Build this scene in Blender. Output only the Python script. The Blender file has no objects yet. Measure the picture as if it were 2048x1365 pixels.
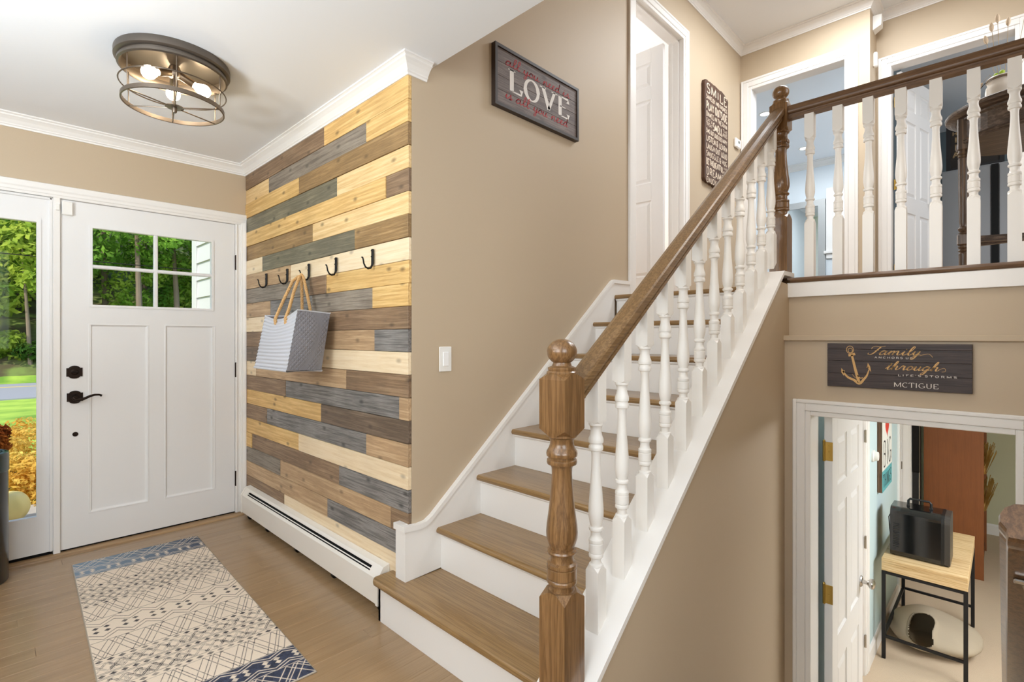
import bpy, bmesh, math, random
import numpy as np
from mathutils import Vector, Matrix
random.seed(7); RNG = np.random.default_rng(7)
PI = math.pi
S = bpy.context.scene
COL = S.collection

# ------------------------------------------------------------------ camera
cam_d = bpy.data.cameras.new('camera'); cam = bpy.data.objects.new('camera', cam_d); COL.objects.link(cam)
cam.location = (0, 0, 1.25)
cam.rotation_euler = (PI/2, 0, 0.7713 - PI/2)
cam_d.sensor_width = 36; cam_d.lens = 36*1016.1/2048; cam_d.shift_y = -0.0037
cam_d.clip_start = 0.05; cam_d.clip_end = 300
S.camera = cam
# ------------------------------------------------------------------ world, sun, lights, exposure
S.view_settings.view_transform = 'Standard'; S.view_settings.look = 'None'
S.view_settings.gamma = 1.0; S.view_settings.use_curve_mapping = False
S.view_settings.exposure = -0.08
S.cycles.max_bounces = 8; S.cycles.diffuse_bounces = 6; S.cycles.glossy_bounces = 3
S.cycles.transmission_bounces = 6; S.cycles.transparent_max_bounces = 12
S.cycles.caustics_reflective = False; S.cycles.caustics_refractive = False
S.cycles.sample_clamp_indirect = 4.0
W = bpy.data.worlds.new('world'); S.world = W; W.use_nodes = True
nt = W.node_tree; bg = nt.nodes['Background']
sky = nt.nodes.new('ShaderNodeTexSky'); sky.sky_type = 'NISHITA'; sky.sun_disc = False
sky.sun_elevation = math.radians(48); sky.sun_rotation = math.radians(230); sky.air_density = 1.0
nt.links.new(sky.outputs[0], bg.inputs[0]); bg.inputs[1].default_value = 0.34
def add_light(name, kind, loc, energy, color=(1, 1, 1), size=None, aim=None, angle=None):
    d = bpy.data.lights.new(name, kind); d.energy = energy; d.color = color
    o = bpy.data.objects.new(name, d); o.location = loc; COL.objects.link(o)
    if kind == 'AREA':
        d.shape = 'RECTANGLE'; d.size, d.size_y = size
    elif size: d.shadow_soft_size = size
    if angle: d.angle = angle
    if aim is not None:
        o.rotation_euler = Vector(aim).to_track_quat('-Z', 'Y').to_euler()
    return o
add_light('sun', 'SUN', (0, 0, 30), 4.2, (1, .93, .8), aim=(.72, .33, -.85), angle=.01)
add_light('left_fill_light', 'AREA', (-1.85, .9, 1.78), 76, (.86, .94, 1), (2.6, 1.25), aim=(1, .12, .0))  # added soft fill from the left; the left wall has no window
add_light('rear_fill_light', 'AREA', (-.35, -1.62, 1.75), 66, (.86, .94, 1), (2.0, 1.3), aim=(.15, 1, 0))  # added fill behind the camera, in front of a solid back wall
add_light('ceiling_fill_uplight', 'AREA', (-1.15, 1.7, 1.5), 72, (.84, .93, 1), (.45, .45), aim=(.25, .05, 1))  # added out-of-frame uplight to brighten the foyer ceiling; no floor lamp stands there
add_light('hall_overhead_fill', 'AREA', (4.3, .75, 4.07), 58, (.93, .97, 1), (.9, .9), aim=(0, 0, -1))  # added overhead area light; no ceiling lamp is built in the hall
add_light('landing_fill_light', 'AREA', (3.4, -1.12, 2.9), 24, (.95, .97, 1), (1.2, 1.6), aim=(0, 1, 0))  # added side fill for the landing; the wall behind it is closed
add_light('bath_overhead_fill', 'AREA', (7.4, 2.0, 4.02), 60, (.93, .97, 1), (2.2, 1.2), aim=(0, 0, -1))  # added area light under the ceiling, on top of the small downlights
add_light('bedroom_fill_light', 'AREA', (7.0, -1.9, 3.0), 38, (.9, .95, 1), (2.0, 1.6), aim=(0, 1, 0))  # added cool fill for the bedroom, no window behind it
add_light('side_room_fill_light', 'AREA', (3.3, 4.05, 2.9), 130, (1, 1, 1), (1.8, 1.6), aim=(0, -1, 0))  # added to brighten the white room behind the hall door
add_light('lower_room_fill_light', 'AREA', (4.3, -.9, 1.12), 105, (.95, .97, 1), (1.6, 1.0), aim=(0, .35, -1))  # added fill for the open lower door; no fixture belongs to it
add_light('lower_landing_fill', 'AREA', (2.05, .35, 2.2), 4, (1, .95, .88), (.5, .4), aim=(0, 0, -1))  # small area light in mid-air over the lower landing, without a fixture

# ------------------------------------------------------------------ helpers
def obj_props(o, label=None, cat=None, group=None, kind=None):
    if label: o['label'] = label
    if cat: o['category'] = cat
    if group: o['group'] = group
    if kind: o['kind'] = kind
    return o
def thing(name, label, cat, loc=(0, 0, 0), rotz=0.0, group=None):
    o = bpy.data.objects.new(name, None); COL.objects.link(o); o.empty_display_size = .1
    o.location = loc; o.rotation_euler = (0, 0, rotz)
    return obj_props(o, label, cat, group)
def world_matrix(o):
    m = Matrix.Identity(4)
    while o is not None:
        m = Matrix.LocRotScale(o.location, o.rotation_euler, o.scale) @ m; o = o.parent
    return m
class MB:
    """collects vertices and faces of one mesh"""
    def __init__(self): self.v = []; self.f = []; self.s = []; self.mi = []
    def add(self, vs, fs, smooth=False, mi=0):
        n = len(self.v); self.v += [tuple(v) for v in vs]
        for f in fs: self.f.append(tuple(i+n for i in f)); self.s.append(smooth); self.mi.append(mi)
        return self
    def box(self, x0, x1, y0, y1, z0, z1, b=0.0, mi=0):
        if x1 < x0: x0, x1 = x1, x0
        if y1 < y0: y0, y1 = y1, y0
        if z1 < z0: z0, z1 = z1, z0
        b = min(b, .45*(x1-x0), .45*(y1-y0), .45*(z1-z0))
        if b <= 0:
            vs = [(x, y, z) for z in (z0, z1) for y in (y0, y1) for x in (x0, x1)]
            return self.add(vs, [(0, 2, 3, 1), (4, 5, 7, 6), (0, 1, 5, 4), (2, 6, 7, 3), (0, 4, 6, 2), (1, 3, 7, 5)], mi=mi)
        X = (x0, x0+b, x1-b, x1); Y = (y0, y0+b, y1-b, y1); Z = (z0, z0+b, z1-b, z1)
        idx = {}; vs = []
        for i in (0, 1):
            for j in (0, 1):
                for k in (0, 1):
                    for a in range(3):
                        q = [(1, 2)[i], (1, 2)[j], (1, 2)[k]]
                        q[a] = (0, 3)[(i, j, k)[a]]
                        idx[(i, j, k, a)] = len(vs); vs.append((X[q[0]], Y[q[1]], Z[q[2]]))
        fs = []
        for a in range(3):
            o1, o2 = [(1, 2), (0, 2), (0, 1)][a]
            for sgn in (0, 1):
                def key(p, q, a=a, o1=o1, o2=o2, sgn=sgn):
                    t = [0, 0, 0]; t[a] = sgn; t[o1] = p; t[o2] = q; return idx[(t[0], t[1], t[2], a)]
                r = [key(0, 0), key(1, 0), key(1, 1), key(0, 1)]
                flip = (sgn == 0) != (a == 1)
                fs.append(tuple(r[::-1]) if flip else tuple(r))
        for a in range(3):   # edges along axis a
            o1, o2 = [(1, 2), (0, 2), (0, 1)][a]
            for p in (0, 1):
                for q in (0, 1):
                    def k2(e, ax):
                        t = [0, 0, 0]; t[a] = e; t[o1] = p; t[o2] = q; return idx[(t[0], t[1], t[2], ax)]
                    fs.append((k2(0, o1), k2(1, o1), k2(1, o2), k2(0, o2)))
        for i in (0, 1):
            for j in (0, 1):
                for k in (0, 1): fs.append((idx[(i, j, k, 0)], idx[(i, j, k, 1)], idx[(i, j, k, 2)]))
        return self.add(vs, fs, mi=mi)
    def prism(self, poly, axis, a0, a1, mi=0):
        """poly of 2-D points extruded along axis ('x': pts are (y,z); 'y': (x,z); 'z': (x,y))"""
        def P(p, a): return {'x': (a, p[0], p[1]), 'y': (p[0], a, p[1]), 'z': (p[0], p[1], a)}[axis]
        n = len(poly); vs = [P(p, a0) for p in poly]+[P(p, a1) for p in poly]
        return self.add(vs, [tuple(range(n)), tuple(range(2*n-1, n-1, -1))]+[(i, i+n, (i+1) % n+n, (i+1) % n) for i in range(n)], mi=mi)
    def lathe(self, prof, n=24, c=(0, 0, 0), axis='z', smooth=True, sx=1, sy=1, cap=True, mi=0):
        """prof: (radius, height) pairs"""
        vs = []; fs = []
        for r, h in prof:
            for i in range(n):
                a = 2*PI*i/n; p = (r*math.cos(a)*sx, r*math.sin(a)*sy, h)
                if axis == 'x': p = (p[2], p[0], p[1])
                elif axis == 'y': p = (p[0], p[2], p[1])
                vs.append((c[0]+p[0], c[1]+p[1], c[2]+p[2]))
        m = len(prof)
        for j in range(m-1):
            for i in range(n):
                fs.append((j*n+i, j*n+(i+1) % n, (j+1)*n+(i+1) % n, (j+1)*n+i))
        self.add(vs, fs, smooth, mi)
        if cap:
            k = len(self.v)-len(vs)
            for j, rev in ((0, True), (m-1, False)):
                if prof[j][0] > 1e-5:
                    f = [k+j*n+i for i in range(n)]; self.f.append(tuple(f[::-1] if rev else f)); self.s.append(False); self.mi.append(mi)
        return self
    def tube(self, pts, r, n=8, closed=False, smooth=True, cap=True, mi=0):
        pts = [Vector(p) for p in pts]; m = len(pts); vs = []; prev = None
        rs = r if isinstance(r, (list, tuple)) else [r]*m
        for i, p in enumerate(pts):
            a = pts[(i-1) % m] if (closed or i > 0) else p; b = pts[(i+1) % m] if (closed or i < m-1) else p
            t = (b-a); t = t.normalized() if t.length > 1e-9 else Vector((0, 0, 1))
            if prev is None:
                u = t.cross(Vector((0, 0, 1)))
                if u.length < 1e-3: u = t.cross(Vector((1, 0, 0)))
            else: u = prev-t*prev.dot(t)
            u.normalize(); w = t.cross(u); prev = u
            for k in range(n):
                q = p+(u*math.cos(2*PI*k/n)+w*math.sin(2*PI*k/n))*rs[i]; vs.append(q)
        fs = []; e = m if closed else m-1
        for i in range(e):
            for k in range(n):
                j = (i+1) % m
                fs.append((i*n+k, i*n+(k+1) % n, j*n+(k+1) % n, j*n+k))
        if cap and not closed:
            fs.append(tuple(range(n-1, -1, -1))); fs.append(tuple((m-1)*n+k for k in range(n)))
        return self.add(vs, fs, smooth, mi)
    def sweep(self, prof, path, closed=False, mi=0):
        """profile (out,z) swept along a horizontal polyline [(x,y)], mitred; 'out' is to the right of travel"""
        m = len(path); n = len(prof); vs = []; P = [Vector(p) for p in path]
        for i in range(m):
            d0 = (P[i]-P[i-1]).normalized() if i > 0 else None
            d1 = (P[i+1]-P[i]).normalized() if i < m-1 else None
            if d0 is None: d0 = d1
            if d1 is None: d1 = d0
            n0 = Vector((d0.y, -d0.x)); n1 = Vector((d1.y, -d1.x)); q = n0+n1
            q = q/(q.length_squared/2) if q.length > 1e-6 else n0
            for o, z in prof: vs.append((P[i].x+q.x*o, P[i].y+q.y*o, z))
        fs = []
        for i in range(m-1):
            for k in range(n):
                fs.append((i*n+k, (i+1)*n+k, (i+1)*n+(k+1) % n, i*n+(k+1) % n))
        fs.append(tuple(range(n))); fs.append(tuple((m-1)*n+k for k in range(n-1, -1, -1)))
        return self.add(vs, fs, mi=mi)
    def ribbon(self, pts, wid, M):
        """flat stroke: 2-D pts with half widths, M maps (u,v)->3-D point"""
        n = len(pts); vs = []
        for i, p in enumerate(pts):
            a = pts[max(0, i-1)]; b = pts[min(n-1, i+1)]
            dx, dy = b[0]-a[0], b[1]-a[1]; L = math.hypot(dx, dy) or 1
            w = wid(dx/L, dy/L, i/(n-1)) if callable(wid) else wid
            nx, ny = -dy/L*w, dx/L*w
            vs += [M(p[0]+nx, p[1]+ny), M(p[0]-nx, p[1]-ny)]
        return self.add(vs, [(2*i, 2*i+1, 2*i+3, 2*i+2) for i in range(n-1)])
    def build(self, name, mat, parent=None, label=None, kind=None, local=False, fix=True, at=None):
        vs = self.v
        inv = None
        if parent is not None and not local: inv = world_matrix(parent).inverted()
        if at is not None:
            vs = [(v[0]-at[0], v[1]-at[1], v[2]-at[2]) for v in vs]
        elif inv is not None: vs = [inv @ Vector(v) for v in vs]
        me = bpy.data.meshes.new(name); me.from_pydata([tuple(v) for v in vs], [], self.f)
        for m in (mat if isinstance(mat, (list, tuple)) else [mat]): me.materials.append(m)
        me.polygons.foreach_set('use_smooth', self.s); me.polygons.foreach_set('material_index', self.mi)
        if fix:
            bm = bmesh.new(); bm.from_mesh(me); bmesh.ops.recalc_face_normals(bm, faces=bm.faces); bm.to_mesh(me); bm.free()
        if any(self.s): me.set_sharp_from_angle(angle=math.radians(38)); me.polygons.foreach_set('use_smooth', self.s)
        o = bpy.data.objects.new(name, me); COL.objects.link(o)
        if at is not None: o.location = at if inv is None else inv @ Vector(at)
        if parent is not None: o.parent = parent
        if label: o['label'] = label
        if kind: o['kind'] = kind
        return o
def struct(name, mb, mat, parent=None): return mb.build(name, mat, parent, kind='structure' if parent is None else None)
def copy_tree(o, parent=None):
    c = o.copy(); COL.objects.link(c); c.parent = parent
    for ch in o.children: copy_tree(ch, c)
    return c

# ------------------------------------------------------------------ materials
def lin(c):
    return tuple(((x/255)/12.92 if x/255 <= .04045 else ((x/255+.055)/1.055)**2.4) for x in c)+(1,)
def new_mat(name):
    m = bpy.data.materials.new(name); m.use_nodes = True; return m, m.node_tree, m.node_tree.nodes['Principled BSDF']
def plain(name, c, rough=.5, metal=0.0, bump=0.0, bscale=60, var=0.0, emit=None, spec=.5, coat=0):
    m, t, b = new_mat(name); L = t.links
    b.inputs['Base Color'].default_value = lin(c); b.inputs['Roughness'].default_value = rough; b.inputs['Metallic'].default_value = metal
    b.inputs['Specular IOR Level'].default_value = spec
    if coat: b.inputs['Coat Weight'].default_value = coat; b.inputs['Coat Roughness'].default_value = .08
    tc = t.nodes.new('ShaderNodeTexCoord')
    if bump:
        n = t.nodes.new('ShaderNodeTexNoise'); n.inputs['Scale'].default_value = bscale; n.inputs['Detail'].default_value = 3
        L.new(tc.outputs['Object'], n.inputs['Vector'])
        bp = t.nodes.new('ShaderNodeBump'); bp.inputs['Strength'].default_value = bump; bp.inputs['Distance'].default_value = .004
        L.new(n.outputs[0], bp.inputs['Height']); L.new(bp.outputs[0], b.inputs['Normal'])
    if var:
        n = t.nodes.new('ShaderNodeTexNoise'); n.inputs['Scale'].default_value = 3; n.inputs['Detail'].default_value = 4
        L.new(tc.outputs['Object'], n.inputs['Vector'])
        r = t.nodes.new('ShaderNodeMapRange'); r.inputs[3].default_value = 1-var; r.inputs[4].default_value = 1+var
        L.new(n.outputs[0], r.inputs[0])
        h = t.nodes.new('ShaderNodeHueSaturation'); h.inputs['Color'].default_value = lin(c); L.new(r.outputs[0], h.inputs['Value'])
        L.new(h.outputs[0], b.inputs['Base Color'])
    if emit:
        b.inputs['Emission Color'].default_value = lin(emit[0]); b.inputs['Emission Strength'].default_value = emit[1]
    return m
def wood(name, cols, axis='x', scale=1.0, rough=.45, knots=0.0, rings=.5, contrast=1.0, bump=.15, coat=0, weather=0.0, stretch=24):
    """grain runs along axis; cols = dark, mid, light"""
    m, t, b = new_mat(name); N = t.nodes; L = t.links
    tc = N.new('ShaderNodeTexCoord'); mp = N.new('ShaderNodeMapping'); L.new(tc.outputs['Object'], mp.inputs['Vector'])
    oi = N.new('ShaderNodeObjectInfo'); cx = N.new('ShaderNodeVectorMath'); cx.operation = 'SCALE'
    cx.inputs[0].default_value = (7.3, 11.1, 5.7); L.new(oi.outputs['Random'], cx.inputs['Scale'])
    ad = N.new('ShaderNodeVectorMath'); L.new(mp.outputs[0], ad.inputs[0]); L.new(cx.outputs[0], ad.inputs[1])
    s = [stretch*scale]*3; s['xyz'.index(axis)] = .8*scale; mp.inputs['Scale'].default_value = s
    n1 = N.new('ShaderNodeTexNoise'); n1.inputs['Scale'].default_value = 1.6; n1.inputs['Detail'].default_value = 5; n1.inputs['Distortion'].default_value = .3
    L.new(ad.outputs[0], n1.inputs['Vector'])
    n2 = N.new('ShaderNodeTexNoise'); n2.inputs['Scale'].default_value = 11; n2.inputs['Detail'].default_value = 3; L.new(ad.outputs[0], n2.inputs['Vector'])
    wv = N.new('ShaderNodeMath'); wv.operation = 'MULTIPLY'; wv.inputs[1].default_value = 9*rings+.01; L.new(n1.outputs[0], wv.inputs[0])
    fr = N.new('ShaderNodeMath'); fr.operation = 'PINGPONG'; fr.inputs[1].default_value = 1.0; L.new(wv.outputs[0], fr.inputs[0])
    mx = N.new('ShaderNodeMath'); mx.operation = 'MULTIPLY_ADD'; mx.inputs[1].default_value = .5; L.new(fr.outputs[0], mx.inputs[0])
    m2 = N.new('ShaderNodeMath'); m2.operation = 'MULTIPLY'; m2.inputs[1].default_value = .55; L.new(n2.outputs[0], m2.inputs[0]); L.new(m2.outputs[0], mx.inputs[2])
    cr = N.new('ShaderNodeValToRGB'); e = cr.color_ramp.elements
    e[0].position = .5-.32*contrast/1.0 if contrast else .2; e[0].color = lin(cols[0]); e[1].position = min(1, .5+.34); e[1].color = lin(cols[2])
    k = cr.color_ramp.elements.new(.52); k.color = lin(cols[1])
    L.new(mx.outputs[0], cr.inputs[0]); out = cr.outputs[0]
    if weather:
        n3 = N.new('ShaderNodeTexNoise'); n3.inputs['Scale'].default_value = 4; n3.inputs['Detail'].default_value = 6
        a3 = N.new('ShaderNodeVectorMath'); L.new(tc.outputs['Object'], a3.inputs[0]); L.new(cx.outputs[0], a3.inputs[1]); L.new(a3.outputs[0], n3.inputs['Vector'])
        r3 = N.new('ShaderNodeMapRange'); r3.inputs[1].default_value = .35; r3.inputs[2].default_value = .7; r3.inputs[3].default_value = 1-weather; r3.inputs[4].default_value = 1+weather*.6
        L.new(n3.outputs[0], r3.inputs[0]); hs = N.new('ShaderNodeHueSaturation'); L.new(out, hs.inputs['Color']); L.new(r3.outputs[0], hs.inputs['Value']); out = hs.outputs[0]
    if knots:
        a4 = N.new('ShaderNodeVectorMath'); L.new(tc.outputs['Object'], a4.inputs[0]); L.new(cx.outputs[0], a4.inputs[1])
        sx_ = N.new('ShaderNodeSeparateXYZ'); L.new(a4.outputs[0], sx_.inputs[0]); cb_ = N.new('ShaderNodeCombineXYZ'); pr_ = {'y': 'YZ', 'x': 'XZ', 'z': 'ZX'}[axis]
        for q_, (ch_, sc_) in enumerate(zip(pr_, (4.2, 8.5))):
            ml_ = N.new('ShaderNodeMath'); ml_.operation = 'MULTIPLY'; ml_.inputs[1].default_value = sc_; L.new(sx_.outputs[ch_], ml_.inputs[0]); L.new(ml_.outputs[0], cb_.inputs[q_])
        vo = N.new('ShaderNodeTexVoronoi'); vo.voronoi_dimensions = '2D'; vo.inputs['Scale'].default_value = 1; L.new(cb_.outputs[0], vo.inputs['Vector'])
        rk = N.new('ShaderNodeMapRange'); rk.inputs[1].default_value = .03; rk.inputs[2].default_value = .12; rk.inputs[3].default_value = knots; rk.inputs[4].default_value = 0
        sc2 = N.new('ShaderNodeSeparateXYZ'); L.new(vo.outputs['Color'], sc2.inputs[0]); gk = N.new('ShaderNodeMath'); gk.operation = 'GREATER_THAN'; gk.inputs[1].default_value = .45; L.new(sc2.outputs[0], gk.inputs[0])
        mkk = N.new('ShaderNodeMath'); mkk.operation = 'MULTIPLY'; L.new(vo.outputs['Distance'], rk.inputs[0]); L.new(rk.outputs[0], mkk.inputs[0]); L.new(gk.outputs[0], mkk.inputs[1]); mm = N.new('ShaderNodeMixRGB'); L.new(mkk.outputs[0], mm.inputs[0]); L.new(out, mm.inputs[1])
        mm.inputs[2].default_value = lin([int(x*.58) for x in cols[0]]); out = mm.outputs[0]
    L.new(out, b.inputs['Base Color']); b.inputs['Roughness'].default_value = rough
    if coat: b.inputs['Coat Weight'].default_value = coat; b.inputs['Coat Roughness'].default_value = .12
    if bump:
        bp = N.new('ShaderNodeBump'); bp.inputs['Strength'].default_value = bump; bp.inputs['Distance'].default_value = .002
        L.new(mx.outputs[0], bp.inputs['Height']); L.new(bp.outputs[0], b.inputs['Normal'])
    return m
def glass_mat(name, tint=(1, 1, 1), refl=.06):
    m, t, b = new_mat(name); N = t.nodes; L = t.links; N.remove(b)
    tr = N.new('ShaderNodeBsdfTransparent'); tr.inputs[0].default_value = tint+(1,)
    gl = N.new('ShaderNodeBsdfGlossy'); gl.inputs['Roughness'].default_value = .02
    mx = N.new('ShaderNodeMixShader'); mx.inputs[0].default_value = refl
    L.new(tr.outputs[0], mx.inputs[1]); L.new(gl.outputs[0], mx.inputs[2]); L.new(mx.outputs[0], N['Material Output'].inputs[0])
    return m
def leaf_mat(name, c1, c2, trans=.45, scale=1.2):
    m, t, b = new_mat(name); N = t.nodes; L = t.links; N.remove(b)
    tc = N.new('ShaderNodeTexCoord'); n = N.new('ShaderNodeTexNoise'); n.inputs['Scale'].default_value = scale; n.inputs['Detail'].default_value = 5
    L.new(tc.outputs['Object'], n.inputs['Vector'])
    cr = N.new('ShaderNodeValToRGB'); e = cr.color_ramp.elements; e[0].position = .36; e[0].color = lin(c1); e[1].position = .66; e[1].color = lin(c2)
    L.new(n.outputs[0], cr.inputs[0])
    d = N.new('ShaderNodeBsdfDiffuse'); tl = N.new('ShaderNodeBsdfTranslucent'); mx = N.new('ShaderNodeMixShader'); mx.inputs[0].default_value = trans
    L.new(cr.outputs[0], d.inputs[0]); L.new(cr.outputs[0], tl.inputs[0]); L.new(d.outputs[0], mx.inputs[1]); L.new(tl.outputs[0], mx.inputs[2])
    L.new(mx.outputs[0], N['Material Output'].inputs[0]); return m
M = {}
M['taupe'] = plain('taupe_paint', (189, 171, 146), .55, bump=.05, bscale=220)
M['white'] = plain('white_trim_paint', (236, 234, 231), .35)
M['door_white'] = plain('door_paint', (232, 232, 232), .4)
M['ceiling'] = plain('ceiling_paint', (238, 241, 245), .6)
M['pale_blue'] = plain('pale_blue_paint', (200, 222, 226), .55)
M['ice_blue'] = plain('ice_blue_paint', (222, 230, 236), .55)
M['slate_blue'] = plain('slate_blue_paint', (100, 114, 120), .55)
M['sage'] = plain('sage_paint', (200, 200, 170), .55)
M['oak_tread'] = wood('oak_tread', [(116, 88, 54), (138, 108, 68), (150, 120, 80)], 'y', 2.0, .3, rings=.8, coat=.25, bump=.04)
M['oak_x'] = wood('oak_handrail', [(96, 72, 46), (120, 92, 60), (138, 110, 76)], 'x', 3.0, .33, rings=.8, coat=.2, bump=.05)
M['oak_y'] = wood('oak_rail_y', [(84, 60, 40), (104, 76, 52), (118, 90, 62)], 'y', 3.0, .35, rings=.8, coat=.2, bump=.05)
M['oak_z'] = wood('oak_newel', [(92, 64, 36), (118, 86, 52), (136, 102, 66)], 'z', 3.0, .3, rings=.8, coat=.3, bump=.05)
M['oak_dark'] = wood('oak_lower_rail', [(74, 52, 34), (94, 68, 46), (116, 86, 58)], 'x', 2.6, .28, rings=.6, coat=.4, bump=.08)
M['floor_plank'] = wood('floor_oak', [(124, 97, 67), (143, 115, 82), (157, 129, 96)], 'x', .8, .3, rings=.25, contrast=.8, bump=.03, coat=.3, weather=.08)
M['subfloor'] = plain('subfloor', (70, 50, 34), .8)
M['black'] = plain('black_iron', (24, 22, 21), .4, .6)
M['bronze'] = plain('oil_rubbed_bronze', (40, 29, 23), .32, .8)
M['brass'] = plain('brass', (200, 168, 92), .28, 1.0)
M['nickel'] = plain('satin_nickel', (190, 186, 180), .25, 1.0)
M['pewter'] = plain('brushed_pewter', (118, 106, 94), .38, .9)
M['glass'] = glass_mat('window_glass', refl=.004)
M['gap'] = plain('dark_gap', (20, 20, 20), .9)
M['rubber'] = plain('door_sweep', (12, 11, 10), .9, spec=.2)
M['plastic'] = plain('white_plastic', (238, 237, 233), .35)
M['plastic_dim'] = plain('grey_plastic', (205, 208, 210), .4)

# ------------------------------------------------------------------ key dimensions (metres)
YD = 3.896          # inner face of the front wall
XP = 1.276          # face of the plank wall
YT = 1.873          # face of the stair wall
ZC = 2.468          # foyer ceiling
ZU = 1.53           # upper floor
ZL = -1.152         # lower floor
ZUC = 4.09          # upper ceiling
YW = .741           # outer face of the wall under the stringer
XR, XU = 2.588, 2.655   # lower and upper faces of the wall across the stairwell
XH, XK = 5.152, 5.45    # end walls of the upper hall
def cap(x): return .7797*x-.438          # top of the stringer cap
RUN, RISE = .244, .192
def nose(i): return 1.170+RUN*(i-1)

# ------------------------------------------------------------------ room shell
mb = MB()   # front wall with the opening for sidelight + door
mb.box(-1.9, -.42, YD, YD+.14, -.2, 2.62).box(-.42, 1.246, YD, YD+.14, 2.06, 2.62).box(1.246, 1.45, YD, YD+.14, -.2, 2.62)
struct('wall_front', mb, M['taupe'])
struct('wall_left', MB().box(-2.02, -1.9, -1.8, 4.04, -.2, 2.62), M['taupe'])
struct('wall_right', MB().box(.9, 1.0, -1.8, -.19, -.2, 2.62), M['taupe'])
struct('wall_back', MB().box(-2.02, .95, -1.82, -1.7, -.2, 2.62), M['taupe'])
wall_plank = struct('wall_plank', MB().box(1.294, 1.41, YT+.001, YD-.001, -.2, 2.62), M['taupe'])
mb = MB()   # stair wall and upper hall, with the doorway
mb.box(1.294, 3.15, YT, YT+.12, -.2, ZUC).box(3.15, 3.915, YT, YT+.12, 3.675, ZUC).box(3.15, 3.915, YT, YT+.12, -.2, ZU-.1).box(3.915, XH+.12, YT, YT+.12, ZU-.1, ZUC)
struct('wall_stair', mb, M['taupe'])
mb = MB()
mb.box(-1.9, 1.396, -1.7, YT, ZC, ZC+.11).box(-1.9, 1.294, YT, YD, ZC, ZC+.11)
struct('ceiling', mb, M['ceiling'])
struct('wall_over_foyer', MB().box(1.28, 1.396, -1.7, YT, ZC+.11, ZUC), M['taupe'])
struct('ceiling_upper', MB().box(1.3, 9.6, -2.4, 4.3, ZUC, ZUC+.1), M['ceiling'])
# foyer floor: sub-floor with oak planks
floor = struct('floor', MB().box(-1.9, 1.0, -1.7, YD+.1, -.2, -.016).box(1.0, 1.294, YW, YD+.1, -.2, -.016), M['subfloor'])
w = .083; y = -.6; k = 0
while y < YD+.02:
    x = -1.9-random.random()*.8
    y1 = min(y+w, YD+.03); xe = 1.0 if y1 < YW+.05 else 1.29
    while x < xe:
        L_ = 1.0+random.random()*1.1; a, b_ = max(x, -1.9), min(x+L_, xe)
        if b_-a > .02:
            o = MB().box(a+.0003, b_-.0003, y+.0003, y1-.0003, -.016, 0, .0007).build('floor_plank', M['floor_plank'], floor, at=((a+b_)/2, (y+y1)/2, 0))
        x += L_
    y += w
# stairwell: wall under the stringer, cross wall, right wall, lower room
def zs(x): return cap(x)-.021
struct('wall_under_stairs', MB().prism([(1.0, ZL), (XR+.05, ZL), (XR+.05, 1.235), (XU+.02, 1.235), (XU+.02, 1.50), (2.52, zs(2.52)), (1.0, zs(1.0))], 'y', YW, .862), M['taupe'])
mb = MB()
mb.box(XR, XR+.12, .645, YW, ZL, 1.2335).box(XR, XR+.12, -1.2, -.04, ZL, 1.2335).box(XR, XR+.12, -.04, .645, .91, 1.2335)
struct('wall_cross', mb, M['taupe'])
struct('wall_cross_upper', MB().box(XU, XU+.1, -1.2, .765, 1.2335, 1.438), M['taupe'])
struct('trim_1', MB().prism([(XR-.016, 1.2365), (XR-.016, 1.2545), (XR-.012, 1.258), (XU+.01, 1.258), (XU+.01, 1.2335), (XR-.012, 1.2335)], 'y', -1.2, YW), M['taupe'])
struct('wall_stairwell_right', MB().box(.9, XR, -.19, -.085, ZL, ZUC), M['taupe'])
struct('floor_lower', MB().box(1.0, 9.0, -2.2, 1.9, ZL-.1, ZL), plain('carpet_base', (206, 186, 160), .95, bump=.9, bscale=260, var=.05))
struct('ceiling_lower', MB().box(XR+.12, 9.0, -2.2, 1.9, 1.16, 1.22), M['ceiling'])
# upper floor
mb = MB().box(2.73, XH, -1.2, YW+.1, 1.40, ZU-.001).box(2.93, 9.5, YW+.1, YT+.1, 1.40, ZU-.001).box(XH, 9.5, -2.4, 3.4, 1.40, ZU-.001).box(2.4, 5.0, YT+.1, 4.3, 1.4, ZU-.001)
struct('floor_upper', mb, M['floor_plank'])
# upper hall end walls
mb = MB().box(XH, XH+.12, 1.775, YT, ZU, ZUC).box(XH, XH+.12, .818, .99, ZU, ZUC).box(XH, XH+.12, .99, 1.775, 3.66, ZUC)
struct('wall_hall_end', mb, M['taupe'])
struct('wall_hall_side', MB().box(XH+.12, XK+.12, .818, .93, ZU, ZUC), M['taupe'])
mb = MB().box(XK, XK+.12, .725, .818, ZU, ZUC).box(XK, XK+.12, -1.2, -.065, ZU, ZUC).box(XK, XK+.12, -.065, .725, 3.615, ZUC)
struct('wall_hall_recess', mb, M['taupe'])
struct('wall_hall_right', MB().box(1.437, XK+.12, -1.32, -1.2, ZU, ZUC), M['taupe'])
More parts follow.
